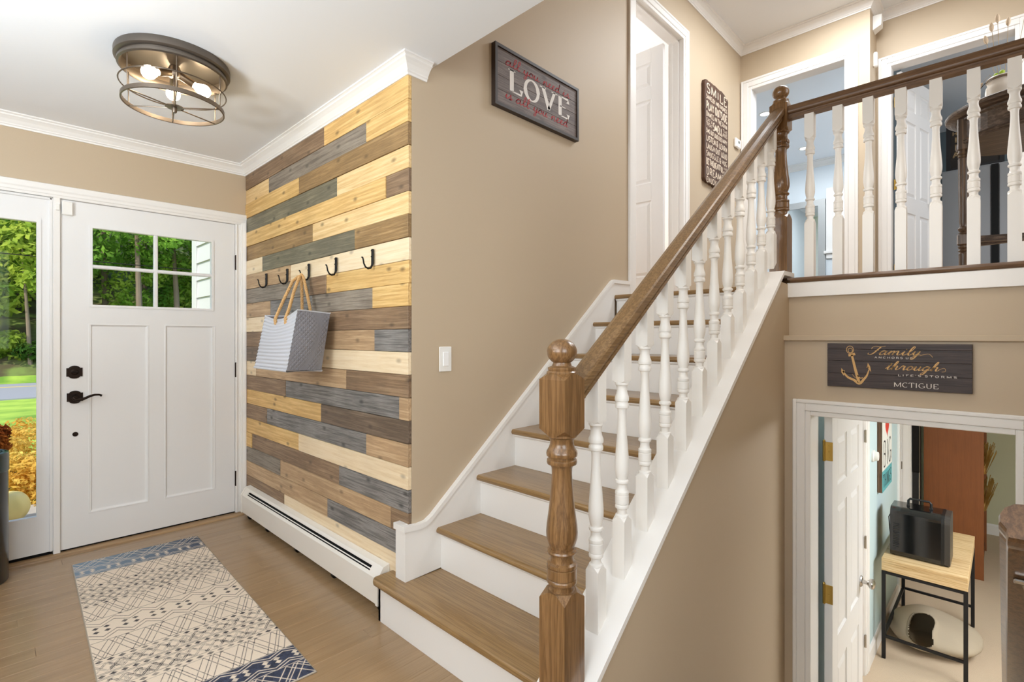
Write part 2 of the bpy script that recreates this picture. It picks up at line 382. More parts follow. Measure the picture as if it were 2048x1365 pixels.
# rooms behind
struct('wall_bath', MB().box(XH+.12, 9.42, 3.3, 3.42, ZU, ZUC).box(9.3, 9.42, .93, 3.3, ZU, ZUC).box(XK+.12, 9.42, .88, .93, ZU, ZUC), M['ice_blue'])
struct('wall_bedroom', MB().box(9.2, 9.32, -2.3, .80, ZU, ZUC).box(XK+.12, 9.3, .80, .87, ZU, ZUC).box(XK+.12, 9.3, -2.4, -2.3, ZU, ZUC), M['slate_blue'])
struct('wall_side_room', MB().box(2.40, 2.50, YT+.12, 4.2, ZU, ZUC).box(2.4, 5.0, 4.2, 4.3, ZU, ZUC).box(4.9, 5.0, YT+.12, 4.2, ZU, ZUC).box(2.5, 3.15, YT+.12, YT+.125, ZU, ZUC), M['white'])
# lower room
mb = MB().box(XR+.12, 3.5, .72, .82, ZL, 1.16).box(3.5, 4.33, .72, .82, ZL+2.05, 1.16).box(4.33, 5.93, .72, .82, ZL, 1.16).box(5.93, 6.62, .72, .82, ZL+2.05, 1.16).box(6.62, 8.6, .72, .82, ZL, 1.16)
struct('wall_lower_left', mb, M['pale_blue'])
struct('wall_lower_far', MB().box(8.5, 8.6, -2.2, .72, ZL, 1.16), M['sage'])
struct('wall_lower_right', MB().box(XR+.12, 8.6, -2.2, -2.1, ZL, 1.16), M['sage'])
def baseb(name, pts, z0, h=.11, t=.014):
    struct(name, MB().sweep([(0, z0), (t, z0), (t, z0+h-.02), (t*.5, z0+h-.006), (t*.3, z0+h), (0, z0+h)], pts), M['white'])
baseb('baseboard_lower', [(4.43, .72), (5.83, .72)], ZL, .13)
baseb('baseboard_lower_far', [(6.72, .72), (8.5, .72), (8.5, -2.0)], ZL, .13)
# crown mouldings
def crown(name, path, ztop, h=.070, p=.057):
    prof = [(p*a, ztop-h*(1-b)) for a, b in ((0, 0), (.12, 0), (.15, .12), (.24, .18), (.24, .26), (.34, .36), (.48, .52), (.68, .66), (.82, .74), (.82, .83), (.92, .88), (1, .90), (1, 1), (0, 1))]
    struct(name, MB().sweep(prof, path), M['white'])
crown('trim_2', [(-1.9, YD), (XP, YD), (XP, YT), (1.372, YT)], ZC)
crown('trim_3', [(1.396, YT), (XH, YT), (XH, .818), (XK, .818), (XK, -1.2)], ZUC, .080, .062)
crown('trim_4', [(9.3, 3.3), (9.3, .93)], ZUC, .10, .09)

# ------------------------------------------------------------------ casings, doors
def casing(mb, axis, plane, side, a0, a1, z0, z1, w=.09, t=.018, bottom=False):
    """door casing round opening a0..a1, up to z1; axis of the wall's run ('x' or 'y'); side = direction the face looks"""
    steps = [(0, .55*t), (.35*w, .8*t), (.7*w, t), (w, t*.8)]
    segs = [(0, .3*w, .6*t), (.3*w, .78*w, .85*t), (.78*w, w, 1.0*t)]
    for lo, hi, th in segs:
        p0, p1 = sorted((plane, plane+side*th))
        def bx(u0, u1, v0, v1):
            if axis == 'y': mb.box(p0, p1, u0, u1, v0, v1, .003)
            else: mb.box(u0, u1, p0, p1, v0, v1, .003)
        bx(a0-hi, a0-lo, z0, z1+hi); bx(a1+lo, a1+hi, z0, z1+hi); bx(a0-lo, a1+lo, z1+lo, z1+hi)
    return mb
def jamb(mb, axis, p0, p1, a0, a1, z0, z1, t=.014):
    def bx(u0, u1, v0, v1):
        if axis == 'y': mb.box(p0, p1, u0, u1, v0, v1, .001)
        else: mb.box(u0, u1, p0, p1, v0, v1, .001)
    bx(a0-t, a0, z0, z1+t); bx(a1, a1+t, z0, z1+t); bx(a0, a1, z1, z1+t)
    return mb
def hinge(root, name, loc, rotz, mat, h=.085):
    """leaf plates in local frame: pin along z, plates along +x (local)"""
    m = MB().lathe([(.0055, -h/2-.004), (.0055, h/2+.004)], 10).lathe([(.003, h/2+.004), (.006, h/2+.006), (.003, h/2+.012)], 10)
    m.box(.002, .034, -.0022, .0005, -h/2, h/2, .0008)
    for k in (-.3, 0, .3): m.lathe([(.004, -.0032), (.0025, -.0038)], 8, (.02, 0, k*h), 'y')
    o = m.build(name, mat, root, local=True); o.location = loc; o.rotation_euler = (0, 0, rotz); return o
def panel_leaf(root, W_, H, mat, t=.035, cols=2, rows=((.10, .33), (.38, .80), (.86, .96)), flip=1):
    """six panel leaf in local frame: x 0..W, y 0..-t*flip, z 0..H; returns frame mesh; panels are children"""
    st = .105; mid = .09
    cw = (W_-2*st-mid)/2
    xs = [(st, st+cw), (st+cw+mid, W_-st)]
    y0, y1 = sorted((0, -t*flip))
    fr = MB(); fr.box(0, st, y0, y1, 0, H, .002).box(W_-st, W_, y0, y1, 0, H, .002).box(st+cw, st+cw+mid, y0+.0005, y1-.0005, 0, H)
    zz = [0]+[v*H for r in rows for v in r]+[H]
    for i in range(0, len(zz), 2): fr.box(st, W_-st, y0+.0002, y1-.0002, zz[i], zz[i+1])
    f = fr.build('leaf', mat, root, local=True)
    for (a, b) in xs:
        for (c, d) in rows:
            c2, d2 = c*H, d*H; p = MB()
            for s in (-1, 1):
                yf = (y0, y1)[(s+1)//2]
                def q(inset, depth): return [(a+inset, yf-s*depth, c2+inset), (b-inset, yf-s*depth, c2+inset), (b-inset, yf-s*depth, d2-inset), (a+inset, yf-s*depth, d2-inset)]
                L0, L1, L2, L3 = q(-.002, .001), q(.008, .009), q(.016, .009), q(.038, .002)
                vs = L0+L1+L2+L3; fs = [(i+4*k, (i+1) % 4+4*k, (i+1) % 4+4*k+4, i+4*k+4) for k in range(3) for i in range(4)]+[(12, 13, 14, 15)]
                p.add(vs, fs)
            p.build('panel', mat, f, local=True)
    return f
def knob(root, loc, axis, side, mat):
    pr = [(.030, 0), (.030, .004), (.026, .009), (.011, .011), (.010, .03), (.014, .036), (.025, .044), (.028, .053), (.026, .061), (.016, .067), (0.0, .069)]
    m = MB().lathe([(r, h*side) for r, h in pr], 20, (0, 0, 0), axis); o = m.build('knob', mat, root, local=True); o.location = loc; return o

# --- front door (door_1) and sidelight (window_1)
d1 = bpy.data.objects.new('door_1', None); COL.objects.link(d1); d1.location = (.746, YD, .02); d1['kind'] = 'structure'
x0, x1, z0, z1 = .286, 1.206, .022, 2.044; yf = YD+.004; yb = yf+.044
fr = MB()
fr.box(x0, .421, yf, yb, z0, z1).box(1.066, x1, yf, yb, z0, z1)
fr.box(.421, 1.066, yf, yb, 1.908, z1).box(.421, 1.066, yf, yb, 1.328, 1.437).box(.421, 1.066, yf, yb, z0, .206).box(.705, .791, yf, yb, .206, 1.328)
fr.build('slab', M['door_white'], d1)
for a, b in ((.411, .705), (.791, 1.083)):
    p = MB(); c, d = .206, 1.328
    def q(i, dp): return [(a+i, yf+dp, c+i), (b-i, yf+dp, c+i), (b-i, yf+dp, d-i), (a+i, yf+dp, d-i)]
    vs = q(-.004, -.0005)+q(.004, -.002)+q(.012, .009)+q(.016, .010)
    p.add(vs, [(i+4*k, (i+1) % 4+4*k, (i+1) % 4+4*k+4, i+4*k+4) for k in range(3) for i in range(4)]+[(12, 13, 14, 15)])
    p.build('panel', M['door_white'], d1)
gl = MB(); wf = MB()
for i in range(2):
    for j in range(2):
        a, b = ((.426, .7335), (.7525, 1.061))[i]; c, d = ((1.442, 1.664), (1.68, 1.903))[j]
        MB().box(a, b, yf+.016, yf+.022, c, d).build('pane', M['glass'], d1)
for (a, b, c, d) in ((.414, .428, 1.43, 1.915), (1.059, 1.073, 1.43, 1.915), (.428, 1.059, 1.43, 1.444), (.428, 1.059, 1.901, 1.915)):
    wf.box(a, b, yf-.006, yf+.03, c, d)
wf.build('window_frame', M['door_white'], d1)
MB().box(.732, .754, yf-.004, yf+.03, 1.44, 1.905, .005).box(.426, 1.061, yf-.0035, yf+.03, 1.6615, 1.6825, .005).build('muntin', M['door_white'], d1)
def rose(cx, cz, s=.036):
    pts = []
    for sx, sy in ((1, 1), (-1, 1), (-1, -1), (1, -1)):
        pass
    arch = [(-s, s*.68), (-s*.72, s*.68)]
    arch += [(s*.72*math.cos(a), s*.62+s*.42*math.sin(a)) for a in np.linspace(PI*.97, PI*.03, 9)]
    arch += [(s*.72, s*.68), (s, s*.68)]
    poly = arch+[(x, -z) for x, z in arch[::-1]]
    m = MB().prism([(cx+x, cz+z) for x, z in poly], 'y', yf-.006, yf+.001)
    m.prism([(cx+x*.84, cz+z*.84) for x, z in poly], 'y', yf-.010, yf-.005); return m
dead = rose(.346, 1.046).build('deadbolt', M['bronze'], d1)
MB().lathe([(.017, 0), (.017, -.006), (.012, -.009)], 18, (.346, yf-.009, 1.046), 'y').box(.330, .362, yf-.03, yf-.014, 1.042, 1.050, .003).build('thumb_turn', M['bronze'], dead)
lev = rose(.348, .900).build('lever_rose', M['bronze'], d1)
m = MB().lathe([(.016, 0), (.015, -.012), (.011, -.02), (.011, -.05)], 18, (.348, yf-.009, .900), 'y')
m.tube([(.336, yf-.052, .903), (.342, yf-.055, .893), (.356, yf-.056, .888), (.374, yf-.056, .889), (.392, yf-.056, .896), (.412, yf-.056, .906), (.434, yf-.055, .911), (.452, yf-.053, .910), (.463, yf-.05, .905), (.460, yf-.048, .900)],
       [.008, .009, .009, .0085, .0075, .007, .006, .0055, .006, .0055], 10)
m.build('lever', M['bronze'], lev)
MB().lathe([(.0135, 0), (.0135, -.003), (.011, -.006), (0, -.0065)], 20, (.350, yf, .683), 'y').build('peg', M['bronze'], d1)
for zz in (1.776, 1.02, .254): MB().lathe([(.0065, -.052), (.0065, .052)], 10, (1.212, yf-.006, zz)).box(1.206, 1.216, yf-.004, yf+.004, zz-.05, zz+.05).build('hinge', M['bronze'], d1)
MB().box(x0, x1, yf+.001, yf+.03, .012, .0225).build('door_sweep', M['rubber'], d1)
# frame round door and sidelight
mb = MB().box(.253, .284, YD-.012, YD+.13, 0, 2.06, .003).box(1.209, 1.248, YD-.004, YD+.13, 0, 2.06, .003)
mb.box(-.42, 1.262, YD-.002, YD+.13, 2.046, 2.075, .002).box(1.2125, 1.222, YD-.010, YD+.1, .01, 2.05, .002)
struct('trim_5', mb, M['white'])
prof = [(0, .0), (.014, .0), (.016, .012), (.019, .016), (.02, .03), (.024, .04), (.026, .056), (.026, .068), (.018, .072), (0, .072)]
mb = MB().prism([(YD-o, 2.047+z) for o, z in prof], 'x', -1.2, XP)
mb.prism([(1.240+z*.5, YD-o) for o, z in prof], 'z', 0, 2.06)
struct('trim_6', mb, M['white'])
w1 = bpy.data.objects.new('window_1', None); COL.objects.link(w1); w1.location = (-.07, YD, .02); w1['kind'] = 'structure'
mb = MB().box(.192, .252, yf, yb, .03, 2.044).box(-.40, -.331, yf, yb, .03, 2.044).box(-.331, .192, yf, yb, .03, .236, 0).box(-.331, .192, yf, yb, 1.904, 2.044, 0)
mb.box(.236, .253, yf-.012, yf+.01, .03, 2.044, .004).box(-.40, .25, yf-.012, yf+.002, 2.03, 2.044, .003)
mb.build('frame', M['door_white'], w1)
mb = MB()
for (a, b, c, d) in ((.184, .204, .222, 1.915), (-.345, -.325, .222, 1.915), (-.325, .184, .222, .242), (-.325, .184, 1.897, 1.915)): mb.box(a, b, yf-.005, yf+.03, c, d)
mb.build('glazing_bead', M['door_white'], w1)
MB().box(-.33, .19, yf+.016, yf+.022, .236, 1.904).build('pane', M['glass'], w1)
MB().box(-.40, .25, yf+.002, yf+.03, .006, .03).build('sill_seal', M['rubber'], w1)
struct('trim_7', MB().prism([(YD-.055, 0), (YD-.05, .008), (YD-.02, .014), (YD+.12, .014), (YD+.12, -.03), (YD-.055, -.001)], 'x', -.42, 1.25), wood('threshold_oak', [(120, 92, 60), (150, 120, 84), (170, 140, 104)], 'x', 1, .4))
t = thing('door_sensor', 'white two piece alarm sensor at top left of the front door', 'sensor', (.30, YD-.01, 2.0))
MB().box(.290, .338, yf-.024, yf+.001, 1.955, 2.033, .004).build('sensor_body', M['plastic'], t)
MB().box(.262, .281, YD-.026, YD-.010, 1.975, 2.012, .003).build('magnet', M['plastic'], t)

# --- lower door (door_2), opening in the cross wall
LY0, LY1, LZ1 = -.026, .631, .896
mb = casing(MB(), 'y', XR, -1, LY0, LY1, ZL, LZ1, .072, .02); struct('trim_8', mb, M['white'])
mb = jamb(MB(), 'y', XR-.002, XR+.125, LY0, LY1, ZL, LZ1); struct('trim_9', mb, M['white'])
d2 = bpy.data.objects.new('door_2', None); COL.objects.link(d2); d2['kind'] = 'structure'
d2.location = (2.75, .582, ZL+.012); d2.rotation_euler = (0, 0, 0)
# dark reveal between jamb and leaf comes from the open gap itself
panel_leaf(d2, .70, 2.02, M['door_white'], .034, flip=-1, rows=((.11, .40), (.47, .78), (.83, .945)))
knob(d2, (.635, 0, 1.03), 'y', -1, M['nickel'])
for zz in (-1.7, 0): pass
for zc in (.713, .04, -.7):
    o = MB().lathe([(.006, -.047), (.006, .047)], 10).lathe([(.0065, .047), (.004, .053)], 10).box(0.0, .0025, -.036, -.002, -.044, .044, .001)
    for k in (-.028, 0, .028): o.lathe([(.004, -.0005), (.003, -.0015)], 8, (0, -.02, k), 'x')
    q = o.build('hinge', M['brass'], d2, local=True); q.location = (-.003, .034, zc-ZL-.012); q.rotation_euler = (0, 0, 0)
# --- closet casing with hinges and doors in the lower room's left wall
def closed_door(name, x0, x1, z0, H, yface, mat, hinges=None):
    d = bpy.data.objects.new(name, None); COL.objects.link(d); d['kind'] = 'structure'; d.location = (x0+.003, yface+.03, z0+.01)
    panel_leaf(d, x1-x0-.006, H-.014, mat, .034, flip=-1)
    return d
mb = casing(MB(), 'x', .72, -1, 3.5, 4.33, ZL, ZL+2.04, .085, .018); casing(mb, 'x', .72, -1, 5.93, 6.62, ZL, ZL+2.04, .1, .02)
jamb(mb, 'x', .716, .82, 3.514, 4.316, ZL, ZL+2.03); jamb(mb, 'x', .716, .82, 5.944, 6.606, ZL, ZL+2.03)
struct('trim_10', mb, M['white'])
d3 = closed_door('door_3', 3.516, 4.314, ZL, 2.03, .735, M['door_white'])
for zc in (.55, -.2, -.9):
    MB().lathe([(.006, -.045), (.006, .045)], 10, (4.318, .712, zc)).box(4.3, 4.335, .7155, .7185, zc-.042, zc+.042, .001).build('hinge', M['nickel'], d3)
d4 = closed_door('door_4', 5.946, 6.604, ZL, 2.03, .735, M['door_white'])
MB().box(5.925, 5.945, .694, .7, .02, .09, .001).build('strike_plate', M['pewter'], d4)

# --- upper hall doors
mb = casing(MB(), 'x', YT, -1, 3.165, 3.90, ZU, 3.66, .09, .02); jamb(mb, 'x', YT-.002, YT+.122, 3.165, 3.90, ZU, 3.66)
mb.box(3.888, 3.90, YT+.03, YT+.08, ZU, 3.66, .001).box(3.165, 3.90, YT+.03, YT+.08, 3.648, 3.66)
struct('trim_11', mb, M['white'])
d5 = bpy.data.objects.new('door_5', None); COL.objects.link(d5); d5['kind'] = 'structure'
d5.location = (3.848, YT+.125, ZU+.012); d5.rotation_euler = (0, 0, math.radians(92))
panel_leaf(d5, .72, 2.10, M['door_white'], .034, flip=-1, rows=((.10, .40), (.47, .80), (.85, .945)))
knob(d5, (.66, .034, .95), 'y', 1, M['brass'])
for zc in (3.319, 2.589, 1.8):
    q = MB().lathe([(.007, -.045), (.007, .045)], 10).box(.004, .024, -.034, -.030, -.043, .043, .001).box(.0, .03, -.004, .002, -.043, .043, .001).build('hinge', M['brass'], d5)
    q.parent = None; q.location = (3.882, YT+.128, zc); q.parent = d5; q.matrix_parent_inverse = world_matrix(d5).inverted()
mb = casing(MB(), 'y', XH, -1, 1.0, 1.765, ZU, 3.65, .1, .02); jamb(mb, 'y', XH-.002, XH+.122, 1.0, 1.765, ZU, 3.65); struct('trim_12', mb, M['white'])
d6 = bpy.data.objects.new('door_6', None); COL.objects.link(d6); d6['kind'] = 'structure'
d6.location = (XH+.13, .975, ZU+.012); d6.rotation_euler = (0, 0, math.radians(-1))
panel_leaf(d6, .74, 2.08, M['door_white'], .034, flip=-1)
for zc in (3.4, 2.632, 1.8):
    MB().box(XH+.09, XH+.122, 1.0, 1.003, zc-.045, zc+.045, .001).lathe([(.006, -.045), (.006, .045)], 10, (XH+.127, 1.002, zc)).build('hinge', M['brass'], d6)
mb = casing(MB(), 'y', XK, -1, -.05, .712, ZU, 3.60, .092, .02); jamb(mb, 'y', XK-.002, XK+.122, -.05, .712, ZU, 3.60); struct('trim_13', mb, M['white'])
d7 = bpy.data.objects.new('door_7', None); COL.objects.link(d7); d7['kind'] = 'structure'
d7.location = (XK+.09, .655, ZU+.012); d7.rotation_euler = (0, 0, math.radians(-13))
panel_leaf(d7, .72, 2.03, M['door_white'], .034, flip=-1, rows=((.10, .40), (.47, .80), (.85, .945)))
knob(d7, (.66, 0, .95), 'y', -1, M['nickel'])
for zc in (3.311, 2.588, 1.843):
    MB().lathe([(.006, -.045), (.006, .045)], 10, (XK+.085, .70, zc)).box(XK+.083, XK+.0855, .668, .70, zc-.043, zc+.043, .001).build('hinge', M['brass'], d7)
# ------------------------------------------------------------------ plank wall: every plank a piece
PC = {}
def pw(name, cols, **k): PC[name] = wood('plank_'+name, cols, 'y', 2.2, .55, bump=.3, **k)
pw('pine', [(206, 168, 112), (228, 196, 142), (240, 214, 168)], knots=.75, rings=.35, weather=.06)
pw('yellow', [(190, 148, 88), (216, 178, 114), (232, 200, 140)], knots=.75, rings=.35, weather=.08)
pw('cream', [(216, 190, 150), (234, 212, 176), (242, 224, 194)], knots=.5, rings=.3, weather=.05)
pw('tan', [(160, 130, 98), (186, 156, 120), (204, 176, 140)], knots=.6, rings=.5, weather=.12)
pw('gold', [(126, 98, 62), (156, 126, 84), (178, 146, 102)], knots=.6, rings=.4, weather=.2)
pw('brown', [(112, 88, 66), (140, 114, 88), (160, 134, 106)], knots=.6, rings=.5, weather=.18)
pw('dark', [(90, 74, 60), (116, 98, 82), (138, 120, 102)], knots=.5, rings=.5, weather=.2)
pw('grey', [(100, 90, 80), (130, 119, 107), (152, 142, 128)], knots=.6, rings=.6, weather=.18)
pw('green', [(96, 92, 76), (122, 116, 96), (142, 136, 114)], knots=.7, rings=.5, weather=.2)
pw('blue', [(86, 83, 81), (116, 112, 109), (146, 142, 138)], knots=.8, rings=.7, weather=.25)
ROWS = [([2.675], 'brown yellow'), ([3.468, 2.227], 'pine grey yellow'), ([2.997], 'yellow gold'), ([2.531], 'green pine'), ([2.054], 'yellow brown'),
        ([2.818], 'gold pine'), ([3.578, 2.338], 'cream green gold'), ([3.126], 'tan cream'), ([2.856, 2.653], 'grey brown yellow'), ([3.443, 2.83, 2.17], 'tan blue grey yellow'),
        ([3.046], 'cream brown'), ([3.148, 2.152], 'brown tan blue'), ([3.251], 'dark cream'), ([3.692, 2.429], 'cream tan brown'), ([3.197, 1.945], 'brown blue tan'),
        ([2.714], 'yellow dark'), ([3.496, 2.226], 'brown blue tan'), ([3.001], 'yellow cream'), ([3.771, 2.501], 'yellow brown blue'), ([3.279, 2.014], 'grey tan brown'),
        ([2.637], 'tan blue'), ([3.219], 'brown cream'), ([2.9], 'tan pine'), ([2.5], 'brown pine')]
PWID = .1011
for r, (br, cs) in enumerate(ROWS):
    zt = 2.398-r*PWID; zb = max(zt-PWID, 0); ys = [YD-.002]+br+[YT]
    for k, c in enumerate(cs.split()):
        y1, y0 = ys[k], ys[k+1]
        th = random.uniform(-.003, .003)
        MB().box(XP+th, 1.2945, y0+.0008, y1-.0008, zb+.0009, (zt if r else 2.42)-.0009, .0016).build('plank', PC[c], wall_plank, at=(XP, (y0+y1)/2, (zb+zt)/2))

# ------------------------------------------------------------------ staircase
ST = thing('staircase', 'straight staircase with brown oak treads and white risers up to the landing', 'staircase', (1.17, 1.36, 0))
YI = .872   # inner face of the closed stringer
def tread_poly(xf, xb, zt, th=.028, r=.014):
    p = [(xb, zt), (xb, zt-th), (xf+r, zt-th)]
    p += [(xf+r-r*math.sin(a), zt-r-r*math.cos(a)) for a in np.linspace(.2, PI-.2, 7)]
    return p+[(xf+r, zt)]
for i in range(2, 8):
    zt = RISE*i
    MB().prism(tread_poly(nose(i), nose(i+1)+.03, zt), 'y', YI, YT-.019).build('tread', M['oak_tread'], ST)
# first tread: rounded nosing that returns round its left end
zt = RISE; xf, xb, yl, yr = 1.166, nose(2)+.03, 2.002, .80; th, rr = .028, .03
outline = [(xb, yr), (xf, yr)]+[(xf+rr-rr*math.cos(a), yl-rr+rr*math.sin(a)) for a in np.linspace(0, PI/2, 7)]+[(XP-.002, yl), (XP-.002, YT-.019), (xb, YT-.019)]
def inset(poly, d, keep):
    out = []
    for x, y in poly:
        out.append((x+d if x < xf+.12 else x, min(y, yl-d)))
    return out
m = MB(); lev_ = [(.006, zt), (.0015, zt-.004), (0, zt-.010), (0, zt-.018), (.0015, zt-.024), (.006, zt-.028)]
rings_ = [[(x, y, z) for x, y in inset(outline, d, 0)] for d, z in lev_]; n = len(outline)
m.add([p for r_ in rings_ for p in r_], [(k*n+i, k*n+(i+1) % n, (k+1)*n+(i+1) % n, (k+1)*n+i) for k in range(5) for i in range(n)]+[tuple(range(n)), tuple(range(6*n-1, 5*n-1, -1))])
m.build('tread', M['oak_tread'], ST)
MB().prism(tread_poly(nose(8), 2.97, ZU), 'y', YI, YT-.001).build('tread', M['oak_tread'], ST)
for i in range(1, 9):
    zb, zt = RISE*(i-1), (RISE*i if i < 8 else ZU)-.028
    x = nose(i)+.026
    MB().box(x, x+.018, .80 if i == 1 else YI, 1.985 if i == 1 else YT-.019, zb, zt, .001).build('riser', M['white'], ST)
    c = MB().prism([(x, zt), (x-.012, zt), (x-.012, zt-.005), (x-.006, zt-.011), (x, zt-.014)], 'y', .85 if i == 1 else YI, 1.985 if i == 1 else YT-.019); c.build('cove', M['white'], ST)
MB().box(nose(1)+.026, XP-.002, 1.967, 1.985, 0, RISE-.028, .001).build('riser', M['white'], ST)
# skirt board along the wall with a small cap
top = [(1.248, .432), (1.315, .425), (1.355, .428), (1.39, .447), (2.842, 1.612), (2.87, 1.628), (3.07, 1.632)]
poly = top+[(3.07, ZU), (2.88, ZU-.02), (2.88, 1.25), (1.60, .20), (1.248, .192)]
m = MB().prism(poly, 'y', YT-.019, YT-.0005).box(1.248, XP-.003, YT-.0005, 1.928, RISE, .426, 0); m.build('skirt_board', M['white'], ST)
m = MB()
for (a, b) in zip(top, top[1:]): m.prism([(a[0], a[1]-.022), (b[0], b[1]-.022), (b[0], b[1]+.002), (a[0], a[1]+.002)], 'y', YT-.026, YT)
m.box(1.240, XP-.003, YT, 1.934, .408, .434, .0).box(1.240, 1.2479, YT-.026, YT, .408, .434, .0); m.build('skirt_cap', M['white'], ST)
# closed stringer: inner board and sloping cap
MB().prism([(1.05, cap(1.05)-.03), (2.55, cap(2.55)-.03), (2.72, ZU-.0), (2.93, ZU), (2.93, 1.2), (1.3, .0), (1.05, 0)], 'y', .8625, YI).build('stringer', M['white'], ST)
m = MB(); xt = 2.56
m.prism([(1.0, cap(1.0)), (xt, cap(xt)), (xt, cap(xt)-.0205), (1.0, cap(1.0)-.0205)], 'y', .733, .884)
m.prism([(xt, cap(xt)), (2.71, cap(xt)+.001), (2.71, cap(xt)-.02), (xt, cap(xt)-.0205)], 'y', .733, .884)
m.build('stringer_cap', M['white'], ST)
MB().box(1.0, 1.012, .742, .88, 0, cap(1.0)-.03).build('stringer_end', M['white'], ST)
# landing edge: oak nosing and white fascia
struct('trim_14', MB().prism([(2.74, ZU), (2.74, ZU-.024), (2.637, ZU-.024), (2.630, ZU-.018), (2.628, ZU-.012), (2.630, ZU-.006), (2.637, ZU)], 'y', -1.2, .728), M['oak_y'])
struct('trim_15', MB().box(2.637, 2.73, -1.2, .745, 1.438, ZU-.024, .002), M['white'])

# ------------------------------------------------------------------ balustrades
BP = [(1.0, 0), (1.0, .008), (.82, .011), (.74, .018), (.74, .026), (.84, .036), (1.0, .044), (1.03, .05), (1.0, .056), (.87, .0575), (.87, .062), (.98, .065), (1.0, .071), (.96, .076), (.72, .078), (.62, .086), (.60, .10), (.66, .13), (.76, .165), (.90, .20), (1.0, .225), (1.04, .243), (1.02, .258), (.9, .272), (.76, .282), (.74, .285),
      (.95, .287), (1.0, .291), (.95, .295), (.74, .298), (.70, .306), (.78, .316), (.98, .320), (1.0, .326), (.97, .329), (.90, .330), (.98, .332), (.98, .355), (.90, .357), (.97, .359), (1.0, .364), (.97, .368), (.74, .371), (.68, .378), (.72, .385), (.95, .388), (1.0, .391), (1.0, .396)]
def turned(mb, cx, cy, ztop, length, R, n=20, prof=None):
    mb.lathe([(r*R, ztop-h*length/.396) for r, h in (prof or BP)], n, (cx, cy, 0))
def block(mb, cx, cy, z0, z1, s, ch0=0.0, ch1=0.0):
    """square post block with lamb's tongue (chamfered) ends"""
    h = s/2; e = h*.72
    L = []
    if ch0: L += [(e*.9, z0), (h, z0+ch0)]
    else: L += [(h, z0)]
    if ch1: L += [(h, z1-ch1), (e*.9, z1)]
    else: L += [(h, z1)]
    # corners cut by the turning: octagonal at the ends, square in the middle
    vs = []; n = 8
    for q, z in L:
        c = h if q == h else None
        for sx, sy in ((1, 1), (-1, 1), (-1, -1), (1, -1)):
            if q == h: pts = [(h*sx, h*sy), (h*sx, h*sy)]
            else:
                pts = [(h*.96*sx, q*.45*sy), (q*.45*sx, h*.96*sy)] if sx*sy > 0 else [(q*.45*sx, h*.96*sy), (h*.96*sx, q*.45*sy)]
            vs += [(cx+p[0], cy+p[1], z) for p in pts]
    m = len(L); fs = [(j*n+i, j*n+(i+1) % n, (j+1)*n+(i+1) % n, (j+1)*n+i) for j in range(m-1) for i in range(n)]
    fs += [tuple(range(n-1, -1, -1)), tuple((m-1)*n+i for i in range(n))]
    # drop the zero-area quads of the square rings
    good = []
    for f in fs:
        if len({tuple(round(c, 6) for c in vs[i]) for i in f}) >= 3:
            seen = []; 
            for i in f:
                key = tuple(round(c, 6) for c in vs[i])
                if key not in [tuple(round(c, 6) for c in vs[j]) for j in seen]: seen.append(i)
            good.append(tuple(seen))
    mb.add(vs, good)
NP = [(r if r > .93 else (.93+(r-.93)*.80), h) for r, h in BP]
def newel(parent, x, y, z0, zb1, zt0, zt1, zball, s=.081, mat=None):
    m = MB(); block(m, x, y, z0, zb1, s, 0, .020); block(m, x, y, zt0, zt1, s, .016, .014); turned(m, x, y, zt0+.004, zt0-zb1+.014, .0385, 32, NP)
    o = m.build('newel_post', mat or M['oak_z'], parent, at=(x, y, z0))
    zr = zt1-.006; rb = (zball-zr-.030)/2+.001
    f = MB().lathe([(.036, zr), (.0385, zr+.006), (.0385, zr+.010), (.034, zr+.014), (.0355, zr+.017), (.0355, zr+.022), (.025, zr+.026), (.0225, zr+.032)]+
                   [(max(.0001, .0382*math.sin(a)), zball-rb-rb*math.cos(a)) for a in np.linspace(.62, PI, 14)], 28, (x, y, 0))
    f.build('finial', mat or M['oak_z'], o)
    return o
RP_ = [(.020, 0), (.0205, .011), (.017, .013), (.0175, .019), (.026, .022), (.029, .026), (.030, .032), (.0295, .049), (.026, .055), (.012, .060)]
RP = [(-a, b) for a, b in RP_[::-1]][::-1][::-1]
RP = RP_+[(-a, b) for a, b in RP_[::-1]]
YB = .805
B1 = thing('balustrade', 'sloping stair balustrade with brown handrail and white turned balusters from the ball topped newel', 'balustrade', (1.009, YB, 0))
newel(B1, 1.009, YB, 0, .614, 1.004, 1.158, 1.246)
def rail_z(x): return 1.078+.75*(x-1.062)
m = MB(); n = len(RP); xa, xb = 1.048, 2.708
vs = [(x, YB+p[0], rail_z(x)+p[1]*1.12) for x in (xa, xb) for p in RP]
m.add(vs, [(i, (i+1) % n, n+(i+1) % n, n+i) for i in range(n)]+[tuple(range(n)), tuple(range(2*n-1, n-1, -1))])
m.build('handrail', M['oak_x'], B1)
M['baluster'] = plain('baluster_paint', (238, 236, 232), .35)
bx = 1.158; s = .04
proto = None
